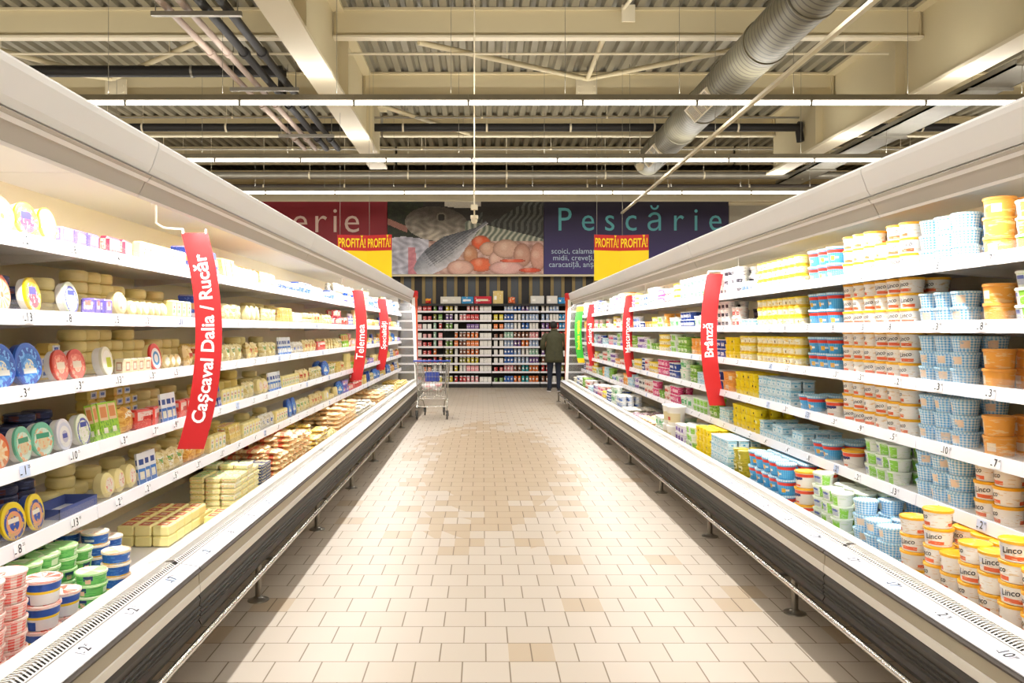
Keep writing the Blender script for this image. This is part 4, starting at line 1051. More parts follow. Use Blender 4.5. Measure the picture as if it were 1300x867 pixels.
# ---- right side shelves, from the camera on
R_ = 1
for lv in range(5):
    k = 'green' if lv < 2 else 'linco'
    fill(R_, lv, 2.62, 3.10, k, (3, 3, 3, 3)[lv % 4], 2, rz=.6)
    if lv < 4:
        fill(R_, lv, 3.115, 3.36, 'orange', (3, 3, 3, 2)[lv], 2, rz=.8)
    else: fill(R_, lv, 3.11, 3.36, 'linco', 3, 2, rz=.6)
    if lv != 4: fill(R_, lv, 3.375, 3.80, 'blueg', (3, 2, 3, 3)[lv], 2, rz=1)
    else: fill(R_, lv, 3.375, 3.86, 'blueg', 3, 2, rz=1)
    if lv != 4: fill(R_, lv, 3.815, 4.58, 'linco', (3, 3, 3, 3)[lv], 2, rz=.6) if lv != 0 else fill(R_, lv, 3.815, 4.58, 'linco', (3, 3, 2, 3), 2, rz=.6)
    else: fill(R_, lv, 3.89, 4.36, 'green', 3, 2, rz=.6)
fill(R_, 4, 4.38, 4.64, 'lorange', 1, 2); fill(R_, 3, 4.60, 4.86, 'lorange', 1, 2, rz=.5)
for lv in (0, 1, 2): fill(R_, lv, 4.60, 5.10, 'redblue', (2, 2, 2)[lv], 2, rz=.8)
fill(R_, 3, 4.88, 5.26, 'redblue', 1, 3, rz=.8); fill(R_, 4, 4.66, 5.04, 'redblue', 1, 3, rz=.8)
for lv in (0, 1, 2): fill(R_, lv, 5.12, 6.0, 'yellow', 3, 2, rz=.6)
fill(R_, 2, 6.02, 6.4, 'yellow', 3, 2, rz=.6); fill(R_, 3, 5.28, 5.9, 'lbox', 3, 2); fill(R_, 4, 5.06, 5.9, 'lbox', (2, 2, 1, 1), 3)
fill(R_, 0, 6.02, 6.35, 'wblue', 1, 2, rz=1); fill(R_, 0, 6.36, 6.9, 'wblack', 3, 2, rz=1)
fill(R_, 1, 6.02, 6.3, 'lbox', 1, 1); fill(R_, 1, 6.02, 6.5, 'black', 2, 2, u0=2.0, row0=1); fill(R_, 1, 6.32, 6.6, 'wred', 2, 1); fill(R_, 1, 6.62, 7.0, 'wblack', 3, 2)
fill(R_, 2, 6.42, 6.75, 'yellow2', 4, 2, rz=1); fill(R_, 3, 5.92, 6.5, 'yellow2', 3, 2, rz=1); fill(R_, 3, 6.52, 6.85, 'orange', 2, 2, rz=1)
fill(R_, 4, 5.92, 6.55, 'yellow2', 3, 3, rz=1)
fill(R_, 2, 6.77, 7.0, 'blue', 2, 1); fill(R_, 3, 6.87, 7.1, 'blue', 2, 2); fill(R_, 4, 6.57, 6.9, 'lbox', 2, 2)
# leaning round boxes behind on the second shelf
def assorted(side, lvl, y, y_end, kinds, tmax=3):
    last = None
    while y < y_end-.15:
        k = random.choice([q for q in kinds if q != last]); last = k
        run = random.uniform(.22, .55); e = min(y+run, y_end)
        h = DIM[k][2]; lim = (SH[lvl-1]-.05-SH[lvl]) if 0 < lvl < 5 else .27
        t = max(1, min(tmax, int(lim//h)))
        t = random.choice([t, t, max(1, t-1)]) if t > 1 else 1
        fill(side, lvl, y, e, k, t, 1 if y > 9 else 2, rz=.5, gap=1.04)
        y = e+.012
    return y
KR = ['wgreen', 'wblue', 'wblack', 'wpink', 'wred', 'wpurple', 'yellow', 'blue', 'lgreen', 'pink', 'lbox', 'orange', 'green', 'wgreen', 'wpurple', 'wred']
fill(R_, 0, 6.92, 7.35, 'wpurple', 2, 2); fill(R_, 0, 7.36, 8.0, 'wgreen', 2, 1); fill(R_, 0, 8.3, 8.6, 'yellow', 3, 1); fill(R_, 0, 8.02, 8.28, 'wgreen', 2, 1)
fill(R_, 0, 8.62, 9.0, 'wred', 2, 1); fill(R_, 0, 9.02, 9.35, 'pink', 2, 1); fill(R_, 0, 9.36, 9.9, 'wgreen', 2, 1)
fill(R_, 3, 7.6, 7.95, 'lgreen', 2, 2); fill(R_, 3, 7.12, 7.58, 'lbox', 2, 1)
fill(R_, 4, 7.3, 7.8, 'green', 2, 2); fill(R_, 4, 6.92, 7.28, 'lgreen', 2, 1)
fill(R_, 2, 8.0, 8.4, 'lgreen', 2, 2)
starts = {0: 9.92, 1: 7.02, 2: 7.02, 3: 7.97, 4: 7.82}
for lv in range(5):
    if lv == 2: assorted(R_, 2, 7.02, 7.98, KR); assorted(R_, 2, 8.42, 16.1, KR)
    else: assorted(R_, lv, starts[lv], 16.1, KR)
# ---- right trough
fill(R_, 5, 2.1, 3.44, 'linco', (5, 4, 5, 4, 5), 4, u0=1.655, drop=.15, rz=.9)
fill(R_, 5, 3.46, 3.58, 'linco', 4, 2, u0=1.66, rz=.9)
fill(R_, 5, 3.60, 4.08, 'blueg', (3, 3, 4, 4), 3, u0=1.66, rz=1)
fill(R_, 5, 4.10, 4.56, 'green', (5, 4, 5), 3, u0=1.66, drop=.2, rz=1)
fill(R_, 5, 3.9, 4.56, 'lorange', 1, 1, u0=2.15, rz=.4, row0=3)
fill(R_, 5, 4.58, 4.84, 'lorange', 3, 2, u0=1.66, rz=.4)
fill(R_, 5, 4.86, 5.62, 'redblue', 3, 3, u0=1.65, rz=1)
fill(R_, 5, 5.64, 5.98, 'olive', 3, 3, u0=1.66, rz=1); fill(R_, 5, 6.0, 6.46, 'lbox', 5, 3, u0=1.66)
fill(R_, 5, 6.48, 6.98, 'yellow2', 5, 4, u0=1.66, rz=1); fill(R_, 5, 7.0, 7.34, 'green', 4, 3, u0=1.66, rz=1); fill(R_, 5, 7.36, 7.7, 'wpurple', 3, 3, u0=1.66)
fill(R_, 5, 7.72, 8.14, 'bucket', 2, 1, u0=1.624, rz=1); fill(R_, 5, 7.72, 8.14, 'lgreen', 2, 3, u0=1.85, rz=1, row0=1)
fill(R_, 5, 8.16, 8.6, 'wgreen', 2, 3, u0=1.66, rz=1); fill(R_, 5, 8.62, 9.4, 'hams', 3, 3, u0=1.66, rz=.3)
fill(R_, 5, 9.42, 10.1, 'grape', 1, 3, u0=1.68, rz=.5); fill(R_, 5, 10.12, 10.6, 'wslices', 3, 3, u0=1.66, rz=.3)
y = 10.62
for k in ('wblue', 'wgreen', 'blue', 'yellow', 'wpink', 'wpurple', 'lbox', 'wred', 'lgreen', 'wblack', 'wblue', 'wslices'):
    e = min(16.1, y+random.uniform(.38, .52)); fill(R_, 5, y, e, k, 3 if K[k][1] != 'slice_pack' else 5, 3, u0=1.66, rz=.8); y = e+.015

# ---- left side shelves
L_ = -1
def seq(lvl, y, items, u0=None, row0=0):
    for it in items:
        k, e, t = it[:3]; rows = it[3] if len(it) > 3 else 1
        fill(L_, lvl, y, e, k, t, rows, u0=u0, rz=.12 if k[0] == 'd' else .05 if K[k][1] in ('slim_pack', 'cheese_block') else .25, row0=row0); y = e+.008
    return y
seq(0, 2.38, [('dorg', 2.80, 1), ('dyel', 3.08, 1), ('purple', 3.40, 1), ('pinkpk', 3.80, 1), ('yblock', 4.40, 1), ('slimb', 4.95, 1), ('slimy', 5.3, 1), ('bagw', 5.9, 1), ('bagy', 6.4, 1), ('wblue', 7.1, 1), ('tubb', 7.7, 1), ('bagw', 8.3, 1)])
seq(0, 4.0, [('wheel', 4.95, 2), ('wheel', 5.6, 3), ('orange', 6.3, 2), ('orange', 6.9, 2)], u0=2.06, row0=1)
seq(1, 2.38, [('dorg', 2.78, 1), ('dyel', 3.04, 1), ('dblu', 3.31, 1), ('purple', 3.54, 1), ('wstandr', 3.68, 1), ('wsmall', 4.15, 1), ('yblock', 4.5, 1), ('slimb', 5.0, 1), ('bagy', 5.5, 1), ('wstandr', 5.9, 1), ('bagy', 6.4, 1), ('slimy', 6.9, 1), ('bagw', 7.3, 1), ('wheel', 7.7, 2), ('bagr', 8.2, 1)])
seq(1, 2.38, [('tin', 3.2, 4), ('wheel', 3.5, 3), ('wheel', 4.5, 4), ('wheelbig', 5.0, 2), ('wheel', 5.9, 2), ('wheel', 6.9, 3)], u0=2.0, row0=1)
seq(2, 2.38, [('dpnk', 2.63, 1), ('dbig', 2.97, 1), ('dpnk', 3.35, 1), ('dgrn', 3.62, 1), ('pblock', 3.93, 1), ('drb', 4.08, 1), ('wsmall', 4.35, 1), ('bagr', 4.6, 1), ('slimy', 4.9, 1), ('bagy', 5.5, 1), ('bagr', 5.9, 1), ('bagy', 6.4, 1), ('sachet', 6.8, 1), ('bagw', 7.3, 1), ('bagr', 7.9, 1), ('redpk', 8.3, 1)])
seq(2, 2.38, [('tinr', 3.2, 3), ('cblock', 3.5, 3), ('wheel', 4.8, 4), ('wheelbig', 5.7, 2), ('wheel', 6.6, 3)], u0=2.02, row0=1)
seq(3, 2.38, [('dorc', 2.77, 1), ('dmnt', 3.05, 1), ('dwht', 3.20, 1), ('dblu', 3.34, 1), ('tallg', 3.60, 1), ('pastabag', 3.78, 1), ('redpk', 4.06, 1), ('sachet', 4.27, 1), ('redpk', 4.55, 1), ('cblock', 4.85, 3), ('slimb', 5.0, 1), ('yblock', 5.45, 1), ('bagy', 5.8, 1), ('wstandr', 6.1, 1), ('sachet', 6.5, 1), ('yblock', 7.1, 1), ('bagr', 7.6, 1), ('bagy', 8.2, 1)])
seq(3, 2.38, [('tin', 3.5, 4), ('cblock', 4.2, 4), ('wheel', 5.0, 3), ('wheelbig', 5.9, 3), ('wheel', 6.9, 3)], u0=2.02, row0=1)
seq(4, 2.38, [('dnav', 3.06, 1)])
seq(4, 3.42, [('wstandr', 3.80, 1), ('sachet', 4.0, 1), ('bagy', 4.4, 1), ('pastabag', 4.75, 1), ('yblock', 5.1, 1), ('slimy', 5.4, 1), ('yblock', 5.9, 1), ('bagw', 6.3, 1), ('yblock', 6.7, 1), ('dbig', 7.05, 1), ('bagy', 7.6, 1), ('bagr', 8.2, 1)])
seq(4, 2.38, [('tin', 3.25, 5), ('wheel', 4.1, 3), ('wheel', 4.9, 3), ('wheelbig', 5.7, 2), ('wheel', 6.7, 2)], u0=2.02, row0=1)
KL = ['bagy', 'bagw', 'bagr', 'yblock', 'slimy', 'wheel', 'wstand', 'cblock', 'pastabag', 'redpk', 'bagy', 'wstandr', 'slimy', 'bagw', 'sachet', 'dbig', 'purple', 'pinkpk', 'tallg', 'redpk']
KL0 = ['tubb', 'wblue', 'bagw', 'wgreen', 'bottle', 'wred', 'orange', 'bagy']
e0 = {0: 8.31, 1: 8.21, 2: 8.31, 3: 8.21, 4: 8.21}
for lv in range(5): assorted(L_, lv, e0[lv], 15.7, KL0 if lv == 0 else KL, 2)
# cardboard display tray beside the wheels
t = empty('display_tray', (CX-1.935, 3.24, surf(-1, 4)))
MB().box(-.07, .07, -.15, .15, 0, .004).build('tray_base', M['tagw'], t)
for a_ in ((-.07, -.066, -.15, .15), (.066, .07, -.15, .15), (-.07, .07, -.15, -.146), (-.07, .07, .146, .15)): MB().box(a_[0], a_[1], a_[2], a_[3], .004, .045).build('tray_wall', P['tray'], t)
tag(t, 'empty blue cardboard display tray on left case fifth shelf between navy boxes and upright cheeses', 'display tray')
# ---- left trough
fill(L_, 5, 2.02, 2.62, 'rwtub', 7, 2, u0=1.655, rz=1); fill(L_, 5, 2.64, 2.90, 'bywcup', (3, 2), 1, u0=1.655, rz=.5)
fill(L_, 5, 2.64, 3.26, 'gtub', (5, 6, 6, 6, 5), 4, u0=1.79, rz=1); fill(L_, 5, 2.92, 3.16, 'gtub', 4, 1, u0=1.655, rz=1, row0=9)
fill(L_, 5, 3.28, 3.52, 'btub', (5, 4), 3, u0=1.79, rz=1); fill(L_, 5, 3.18, 3.30, 'btub', 4, 1, u0=1.655, rz=1, row0=8)
fill(L_, 5, 3.98, 4.68, 'rblock', (2, 2, 2, 2, 2, 1), 3, u0=1.80, rz=.02); fill(L_, 5, 4.40, 4.68, 'rblock', 1, 1, u0=1.69, rz=.03, row0=5)
fill(L_, 5, 4.75, 5.30, 'gslab', (6, 6, 7, 6), 3, u0=1.70, rz=.04)
fill(L_, 5, 5.32, 5.60, 'nslab', 9, 3, u0=1.70, rz=.03)
fill(L_, 5, 5.62, 6.9, 'slices', (7, 6, 8, 7, 7), 4, u0=1.67, rz=.25, drop=.3)
fill(L_, 5, 6.92, 7.6, 'yslices', (5, 4, 6), 4, u0=1.67, rz=.3, drop=.3)
fill(L_, 5, 7.62, 8.0, 'bagy', 1, 4, u0=1.67, rz=.5)
fill(L_, 5, 8.02, 9.3, 'hams', (6, 7, 5), 4, u0=1.67, rz=.3, drop=.3)
fill(L_, 5, 9.32, 10.6, 'wslices', (4, 5, 4), 4, u0=1.67, rz=.3); fill(L_, 5, 10.62, 11.1, 'bagw', 1, 4, u0=1.68, rz=.5)
fill(L_, 5, 11.12, 12.1, 'hams', (4, 5), 4, u0=1.67, rz=.3); fill(L_, 5, 12.12, 13.2, 'wslices', (4, 5, 3), 3, u0=1.67, rz=.3)
fill(L_, 5, 13.22, 14.4, 'bagr', 1, 3, u0=1.68, rz=.5); fill(L_, 5, 14.42, 15.6, 'yslices', (4, 3), 3, u0=1.67, rz=.3)
# tilted round gingham boxes behind the tubs on the right second shelf
# ---- what is too small and too many becomes one mass per kind; the rest are objects
from collections import defaultdict
byname = defaultdict(list)
for e in REG: byname[K[e[1]][1]].append(e)
WORDS = {'yogurt_cup': 'small yogurt and cream cups', 'slice_pack': 'flat sliced-cheese packs', 'cheese_tub': 'cheese tubs', 'round_cheese': 'round cheeses', 'cheese_bag': 'cheese bags', 'cheese_block': 'cheese blocks', 'slim_pack': 'slim slice packs', 'square_tub': 'square tubs', 'cheese_tin': 'round tins', 'spread_tub': 'spread tubs'}
for nm, L2 in byname.items():
    if len(L2) <= 290: keep, rest = L2, []
    else:
        L2.sort(key=lambda e: e[5]*(1+(.7*e[4] if e[3] < 5 else .12*e[4]))); keep, rest = L2[:290], L2[290:]
    for e in keep:
        loc, rz_, near = e[7]; o = make(e[1], near); o.location = loc; o.rotation_euler = (0, 0, rz_); e[0] = o
    if rest:
        big = MB(); ms = []; off = {}
        for e in rest:
            (X, Y, Z), a_, _n = e[7]; ca, sa = cos(a_), sin(a_)
            if e[1] not in off:
                q = MB(); off[e[1]] = (q, len(ms)); n0 = 0
                for p_, mb_, mats_ in K[e[1]][0][0]: q.add(mb_, n0); n0 += len(mats_); ms += mats_
            q, mo = off[e[1]]; b0 = len(big.v)
            big.v += [(X+x*ca-y*sa, Y+x*sa+y*ca, Z+z) for x, y, z in q.v]
            big.f += [tuple(b0+i for i in f) for f in q.f]; big.m += [mo+k_ for k_ in q.m]; big.uv += q.uv; big.sm += q.sm
        o = tag(big.build(nm+'_rows', ms), 'rows of %s farther down and deeper in the cases' % WORDS.get(nm, nm.replace('_', ' ')+'s'), 'packed goods', kind='stuff')
REG = [e for e in REG if e[0] is not None]
# ---- labels: kind, tier, stack, row, shelf, case
from collections import defaultdict
gr = defaultdict(list)
for e in REG: gr[(e[1], e[2], e[3], e[4])].append(e)
ROWN = {0: 'front', 1: 'second', 2: 'third', 3: 'fourth', 4: 'back', 5: 'foremost', 8: 'outermost', 9: 'lip-side'}
for (kind, side, lvl, row), L2 in gr.items():
    cols = defaultdict(list)
    for e in L2: cols[round(e[5], 1 if False else 2)].append(e)
    keys = sorted(cols); merged = []
    for kx in keys:
        if merged and abs(merged[-1][0]-kx) < .012: merged[-1][1].extend(cols[kx])
        else: merged.append((kx, list(cols[kx])))
    for ci, (kx, es) in enumerate(merged):
        es.sort(key=lambda e: e[6]); n_ = len(es)
        for i, e in enumerate(es):
            w_ = K[kind][3]; sd = 'right' if side > 0 else 'left'
            od = '%d%s' % (ci+1, {1: 'st', 2: 'nd', 3: 'rd'}.get((ci+1) % 10 if (ci+1) % 100 not in (11, 12, 13) else 0, 'th'))
            lv = LVL[lvl].replace('bottom ', '')
            if n_ == 1: lb = '%s, %s nearest in %s row, %s case %s' % (w_, od, ROWN[row], sd, lv)
            else:
                tn = 'top' if i == n_-1 else 'bottom' if i == 0 else ORD[i+1]+'-up'
                lb = '%s, %s of %s nearest stack in %s row, %s case %s' % (w_, tn, od, ROWN[row], sd, lv)
            assert len(lb.split()) <= 16, lb
            tag(e[0], lb, K[kind][2], '%ss in the %s case, %s' % (w_, sd, LVL[lvl]))
print('GOODS', len(REG)); 
cnt = defaultdict(int)
for e in REG: cnt[e[1]] += 1
print(dict(cnt))
# ---------------------------------------------------------------- far wall rack of pet food and jars
GX = lambda px: (px-612)*.0208
GZ = lambda py: CAMZ+(420-py)*.0208
GY = 20.8
GS = [GZ(v) for v in (394.6, 406.4, 417.6, 429.0, 439.6, 450.2, 460.8, 471.4, 485.0)]
bays = [502, 563, 624.5, 686, 747]
def bay(w):
    r = empty('shelf_rack')
    MB().box(.01, w-.01, .50, .53, 0, 2.22).build('back_panel', M['blackm'], r)
    MB().box(.005, w-.005, .02, .5, 0, .11).build('plinth', M['blackm'], r)
    MB().box(.005, w-.005, .0, .5, 2.16, 2.22).build('top_board', M['blackm'], r)
    for x in (.0, w-.03): MB().box(x, x+.03, .47, .50, 0, 2.2).build('upright', M['dark'], r)
    for z in GS:
        s_ = MB().box(.006, w-.006, .02, .5, z-.03, z).build('shelf', M['dark'], r)
        MB().box(.006, w-.006, .005, .02, z-.045, z+.002).build('price_rail', M['rail'], s_)
    return r
pb = bay(1.27)
for i, b in enumerate(bays[:-1]):
    o = pb if i == 0 else dup(pb); o.location = (GX(b), GY, 0)
    tag(o, 'tall black rack of white-edged shelves on the far wall, %s from left' % ORD[i+1], 'shelf rack', 'racks on the far wall')
PAL = {'red': 'c8383c', 'pink': 'e8a0a4', 'white': 'e8e6e2', 'green': '6f9a4a', 'mint': 'a4ccb8', 'purple': '7a5a9c', 'orange': 'e07a38', 'yellow': 'd8c83c', 'blue': '3a6ab8', 'paleblue': 'a8bcdc', 'brown': '8c5a44', 'teal': '28a0a8', 'skyblue': '2a90cc', 'olive': '8a8a3a'}
PM = {k: pat('rack '+k, v, [('f4f2ee', .2, .55, .35, .65, 2), ('n', 'f0e8e0', 6, .64), ('n', '4a4444', 7, .68)], .5) for k, v in PAL.items()}
def g_jar(c): return MB().lathe([(0, 0), (.040, 0), (.042, .125), (.036, .14)], 12, 0).lathe([(.039, .135), (.039, .16), (0, .16)], 12, 1), [PM[c], M['rail']], .092
def g_can(c): return MB().lathe([(0, 0), (.038, 0), (.038, .155), (.035, .158), (0, .155)], 12, 0), [PM[c]], .084
def g_box(c): return MB().rbox(-.049, .049, -.048, .048, 0, .13, .004), [PM[c]], .102
def g_low(c): return MB().lathe([(0, 0), (.048, 0), (.048, .05), (0, .052)], 14, 0).lathe([(0, .053), (.048, .053), (.048, .103), (0, .105)], 14, 0), [PM[c]], .104
SHP = {'jar': ('food_jar', 'jar', g_jar), 'can': ('food_can', 'can', g_can), 'box': ('food_carton', 'carton', g_box), 'tin': ('food_tin', 'tin', g_low)}
zones = [  # (px0, px1, shelves) -> colours / shapes
 (529, 536, ['box'], ['pink', 'white']), (536, 548, ['box', 'tin'], ['red', 'red', 'white', 'pink', 'red', 'red', 'red', 'orange', 'pink']),
 (549, 555, ['can'], ['green', 'olive', 'mint', 'mint', 'mint', 'orange', 'red', 'white', 'white']), (555, 563, ['box', 'jar'], ['purple', 'green', 'red', 'pink', 'pink', 'orange', 'orange', 'white', 'yellow']),
 (565, 575, ['jar'], ['yellow', 'purple', 'green', 'green', 'green', 'olive', 'olive', 'white', 'yellow']), (575, 583, ['jar', 'box'], ['white', 'white', 'white', 'orange', 'orange', 'white', 'white', 'yellow', 'red']),
 (583, 592, ['jar'], ['red', 'pink', 'olive', 'brown', 'brown', 'brown', 'olive', 'white', 'red']), (592, 608, ['jar', 'box'], ['pink', 'red', 'purple', 'orange', 'orange', 'orange', 'yellow', 'pink', 'pink']),
 (609, 624, ['box'], ['white']*9), (626, 640, ['tin', 'box'], ['yellow', 'yellow', 'orange', 'brown', 'white', 'white', 'white', 'red', 'green']),
 (640, 652, ['can'], ['paleblue', 'blue', 'paleblue', 'mint', 'paleblue', 'blue', 'blue', 'pink', 'blue']), (652, 662, ['can'], ['blue', 'white', 'white', 'brown', 'purple', 'paleblue', 'paleblue', 'brown', 'orange']),
 (662, 672, ['can'], ['purple', 'paleblue', 'blue', 'brown', 'orange', 'white', 'paleblue', 'teal', 'teal']), (672, 684, ['can'], ['paleblue', 'paleblue', 'white', 'pink', 'paleblue', 'mint', 'purple', 'orange', 'orange']),
 (687, 698, ['can'], ['white', 'paleblue', 'purple', 'pink', 'pink', 'purple', 'brown', 'red', 'brown']), (698, 710, ['can'], ['paleblue', 'white', 'red', 'pink', 'red', 'white', 'brown', 'white', 'white']),
 (710, 723, ['can', 'box'], ['skyblue', 'skyblue', 'skyblue', 'red', 'brown', 'white', 'brown', 'olive', 'olive'])]
cache = {}; seen = defaultdict(int)
for lv, z in enumerate(GS):
    for (p0, p1, shs, cols) in zones:
        c = cols[lv % len(cols)]; sh = random.choice(shs); nm, cat, fn = SHP[sh]
        if random.random() < .02: continue
        if (sh, c) not in cache:
            mb, ms, w = fn(c); cache[(sh, c)] = (mb.mesh(nm, ms), w)
        me, w = cache[(sh, c)]; nn = max(1, int((GX(p1)-GX(p0)+.015)/(w+.003))); stp = (GX(p1)-GX(p0))/nn; x = GX(p0)+stp/2; cnt_ = 0
        while cnt_ < nn:
            cnt_ += 1
            seen[(sh, c, lv)] += 1; i = seen[(sh, c, lv)]
            o = link(nm, me, None, (x+random.uniform(-.003, .003), GY+.09+random.uniform(0, .02), z+.0005), (0, 0, random.uniform(-.4, .4) if sh != 'box' else 0))
            if sh == 'box' and lv % 3 == 1: o.scale.z = 1.15
            od = '%d%s' % (i, {1: 'st', 2: 'nd', 3: 'rd'}.get(i % 10 if i % 100 not in (11, 12, 13) else 0, 'th'))
            tag(o, '%s %s, %s such from left, %s shelf down on the far wall rack' % ({'paleblue': 'pale-blue', 'skyblue': 'sky-blue'}.get(c, c), cat, od, ORD[lv+1]), cat, '%ss on the far wall rack' % cat)
            x += stp
def topbox(p0, p1, y0, col, label, name='carton_box', cat='box', tx=None, dep=.28):
    w = GX(p1)-GX(p0); h = GZ(y0)-2.2205
    r = empty(name, ((GX(p0)+GX(p1))/2, GY+.2, 2.2205))
    MB().rbox(-w/2, w/2, -dep/2, dep/2, 0, h, .004).build('carton', pat('carton '+col, col, [('f4f2ee', .1, .35, .3, .6), ('n', 'e8e4e0', 5, .66)], .5), r)
    MB().box(-w/2+.01, w/2-.01, -.022, .022, h-.0005, h+.001).build('tape', M['cream2'], r)
    if tx: q = MB().box(-w*.3, w*.3, -dep/2-.002, -dep/2+.001, h*.35, h*.62); q.build('front_label', tx, r)
    tag(r, label, cat)
topbox(559, 585, 376.5, 'd6d2c8', 'long pale carton on top of the far rack, left of the blue carton')
topbox(586, 600.5, 376.5, '2f8cc4', 'blue carton on top of the far rack beside the red one', tx=M['rail'])
topbox(602, 624, 376, 'c01c34', 'red carton with pale lettering band on top of the far rack', tx=M['cream2'])
topbox(626, 639, 369, 'd8c07c', 'tall mottled yellow carton highest on top of the far rack')
topbox(674, 691, 375.5, 'd8d8d4', 'white carton on top of the far rack, right of the orange bag')
topbox(694.5, 708, 375.5, 'e0dcd8', 'white carton on top of the far rack, left of the sky-blue box')
topbox(709, 719, 377.5, '1f84c4', 'sky-blue carton at the right end on top of the far rack')
q = pillow(.18, .12, .18, 31); mapv(q, lambda x, y, z: (y, x, z)); o = q.build('food_bag', pat('orange print', 'e0602c', [('n', 'f4e0c0', 5, .58)]), None, (GX(650), GY+.2, 2.2205)); tag(o, 'small orange bag standing on top of the far rack', 'bag')
q = pillow(.15, .12, .14, 32); mapv(q, lambda x, y, z: (y, x, z)); o = q.build('food_bag', pat('red orange print', 'd02c28', [('f0a030', 0, 1, .6, 1), ('n', 'f0d060', 5, .62)]), None, (GX(543), GY+.2, 2.2205)); tag(o, 'small red and yellow bag at left on top of the far rack', 'bag')

# ---------------------------------------------------------------- shopping trolley
c = empty('shopping_trolley', (-.845, 13.3, 0), .0)
wire = plain('bright wire', 'c9c7bf', .25, .8, var=0); blue = plain('handle blue', '1f3c9c', .4, var=0); tyre = plain('grey castor tyre', '4a4845', .5, var=.05)
def basket():
    mb = MB(); w0, w1, zt0, zt1, yb0, yb1 = .27, .20, .95, .90, .05, .86
    bw0, bw1, zb0, zb1, by0, by1 = .22, .17, .38, .50, .12, .80
    def T(s, t): return (s*(w0+(w1-w0)*t), yb0+(yb1-yb0)*t, zt0+(zt1-zt0)*t)
    def B(s, t): return (s*(bw0+(bw1-bw0)*t), by0+(by1-by0)*t, zb0+(zb1-zb0)*t)
    lerp = lambda a, b, t: tuple(a[i]+(b[i]-a[i])*t for i in range(3))
    for s in (-1, 1):
        mb.tube(T(s, 0), T(s, 1), .006, 6); mb.tube(B(s, 0), B(s, 1), .005, 6)
        for i in range(19): mb.tube(T(s, i/18), B(s, i/18), .0026, 5)
        for k_ in (.2, .4, .6, .8): mb.tube(lerp(T(s, 0), B(s, 0), k_), lerp(T(s, 1), B(s, 1), k_), .003, 5)
    for t_ in (0, 1):
        mb.tube(T(-1, t_), T(1, t_), .006, 6); mb.tube(B(-1, t_), B(1, t_), .005, 6)
        for i in range(11): mb.tube(lerp(T(-1, t_), T(1, t_), i/10), lerp(B(-1, t_), B(1, t_), i/10), .0026, 5)
        for k_ in (.2, .4, .6, .8): mb.tube(lerp(T(-1, t_), B(-1, t_), k_), lerp(T(1, t_), B(1, t_), k_), .003, 5)
    for i in range(1, 14): mb.tube(B(-1, i/14), B(1, i/14), .0026, 5)
    for i in range(1, 6): mb.tube(lerp(B(-1, 0), B(1, 0), i/6), lerp(B(-1, 1), B(1, 1), i/6), .003, 5)
    return mb
basket().build('basket', wire, c)
MB().tube((-.315, 0, .99), (.315, 0, .99), .016, 12).build('handle', blue, c)
for s in (-1, 1):
    MB().path([(s*.30, 0, .99), (s*.29, .04, .95), (s*.28, .06, .90)], .010, 8).build('handle_bracket', wire, c)
    MB().path([(s*.28, .06, .92), (s*.25, .16, .36), (s*.25, -.02, .20), (s*.255, .0, .14)], .011, 8).build('frame_tube', wire, c)
    MB().path([(s*.25, .16, .36), (s*.19, .55, .27), (s*.17, .66, .15)], .011, 8).build('frame_tube', wire, c)
MB().path([(-.27, .0, .22), (.27, .0, .22)], .009, 8).build('cross_tube', wire, c)
MB().path([(-.23, .2, .335), (.23, .2, .335)], .009, 8).build('cross_tube', wire, c)
MB().box(-.12, .12, .10, .112, .64, .80).build('child_seat_flap', blue, c)
for (x, y) in ((-.255, .0), (.255, .0), (-.17, .68), (.17, .68)):
    cs = MB().box(x-.022, x+.022, y-.015, y+.015, .12, .155).path([(x-.02, y, .13), (x-.02, y+.02, .0625)], .005, 6).path([(x+.02, y, .13), (x+.02, y+.02, .0625)], .005, 6).build('castor', tyre, c)
    MB().lathe([(0, -.013), (.052, -.013), (.062, -.009), (.062, .009), (.052, .013), (0, .013)], 20, axis='x', c=(x, y+.02, .063)).build('wheel', tyre, cs)
tag(c, 'wire shopping trolley with blue handle parked at the left case', 'shopping trolley')
q = pillow(.34, .22, .13, 41); mapv(q, lambda x, y, z: (y, x, z)); o = q.build('plastic_bag', pat('pale pink bag', 'eee6e2', [('n', 'e8b4b4', 4, .55), ('n', 'c4d8cc', 5, .6)]), None, (-.87, 13.66, .455)); tag(o, 'pale pinkish plastic bag lying in the wire trolley basket', 'bag')

# ---------------------------------------------------------------- shopper seen from behind
pr = empty('person', (1.79, 19.55, 0))
skin_m = plain('skin', 'b98a6c', .5, var=.03); coat_m = plain('olive coat', '4a4a34', .8, var=.18, scale=14); jean = plain('dark jeans', '20283c', .8, var=.15, scale=12); hair_m = plain('black hair', '14110f', .6, var=.1, scale=30); shoe = plain('dark shoe', '1c1c20', .5, var=0)
V = []; E = []; Rr = []
def j(p, r, par=None):
    V.append(p); Rr.append(r); 
    if par is not None: E.append((par, len(V)-1))
    return len(V)-1
pel = j((0, 0, .93), .12); sp1 = j((0, 0, 1.12), .11, pel); ch = j((0, .0, 1.33), .13, sp1); nk = j((0, .02, 1.47), .052, ch); nk2 = j((0, .035, 1.53), .05, nk)
h1 = j((-.01, .055, 1.59), .072, nk2); h2 = j((-.015, .06, 1.65), .080, h1); h3 = j((-.018, .055, 1.70), .05, h2)
j((-.012, .14, 1.60), .012, h1)
for s in (-1, 1): j((s*.078-.012, .05, 1.61), .013, h1)
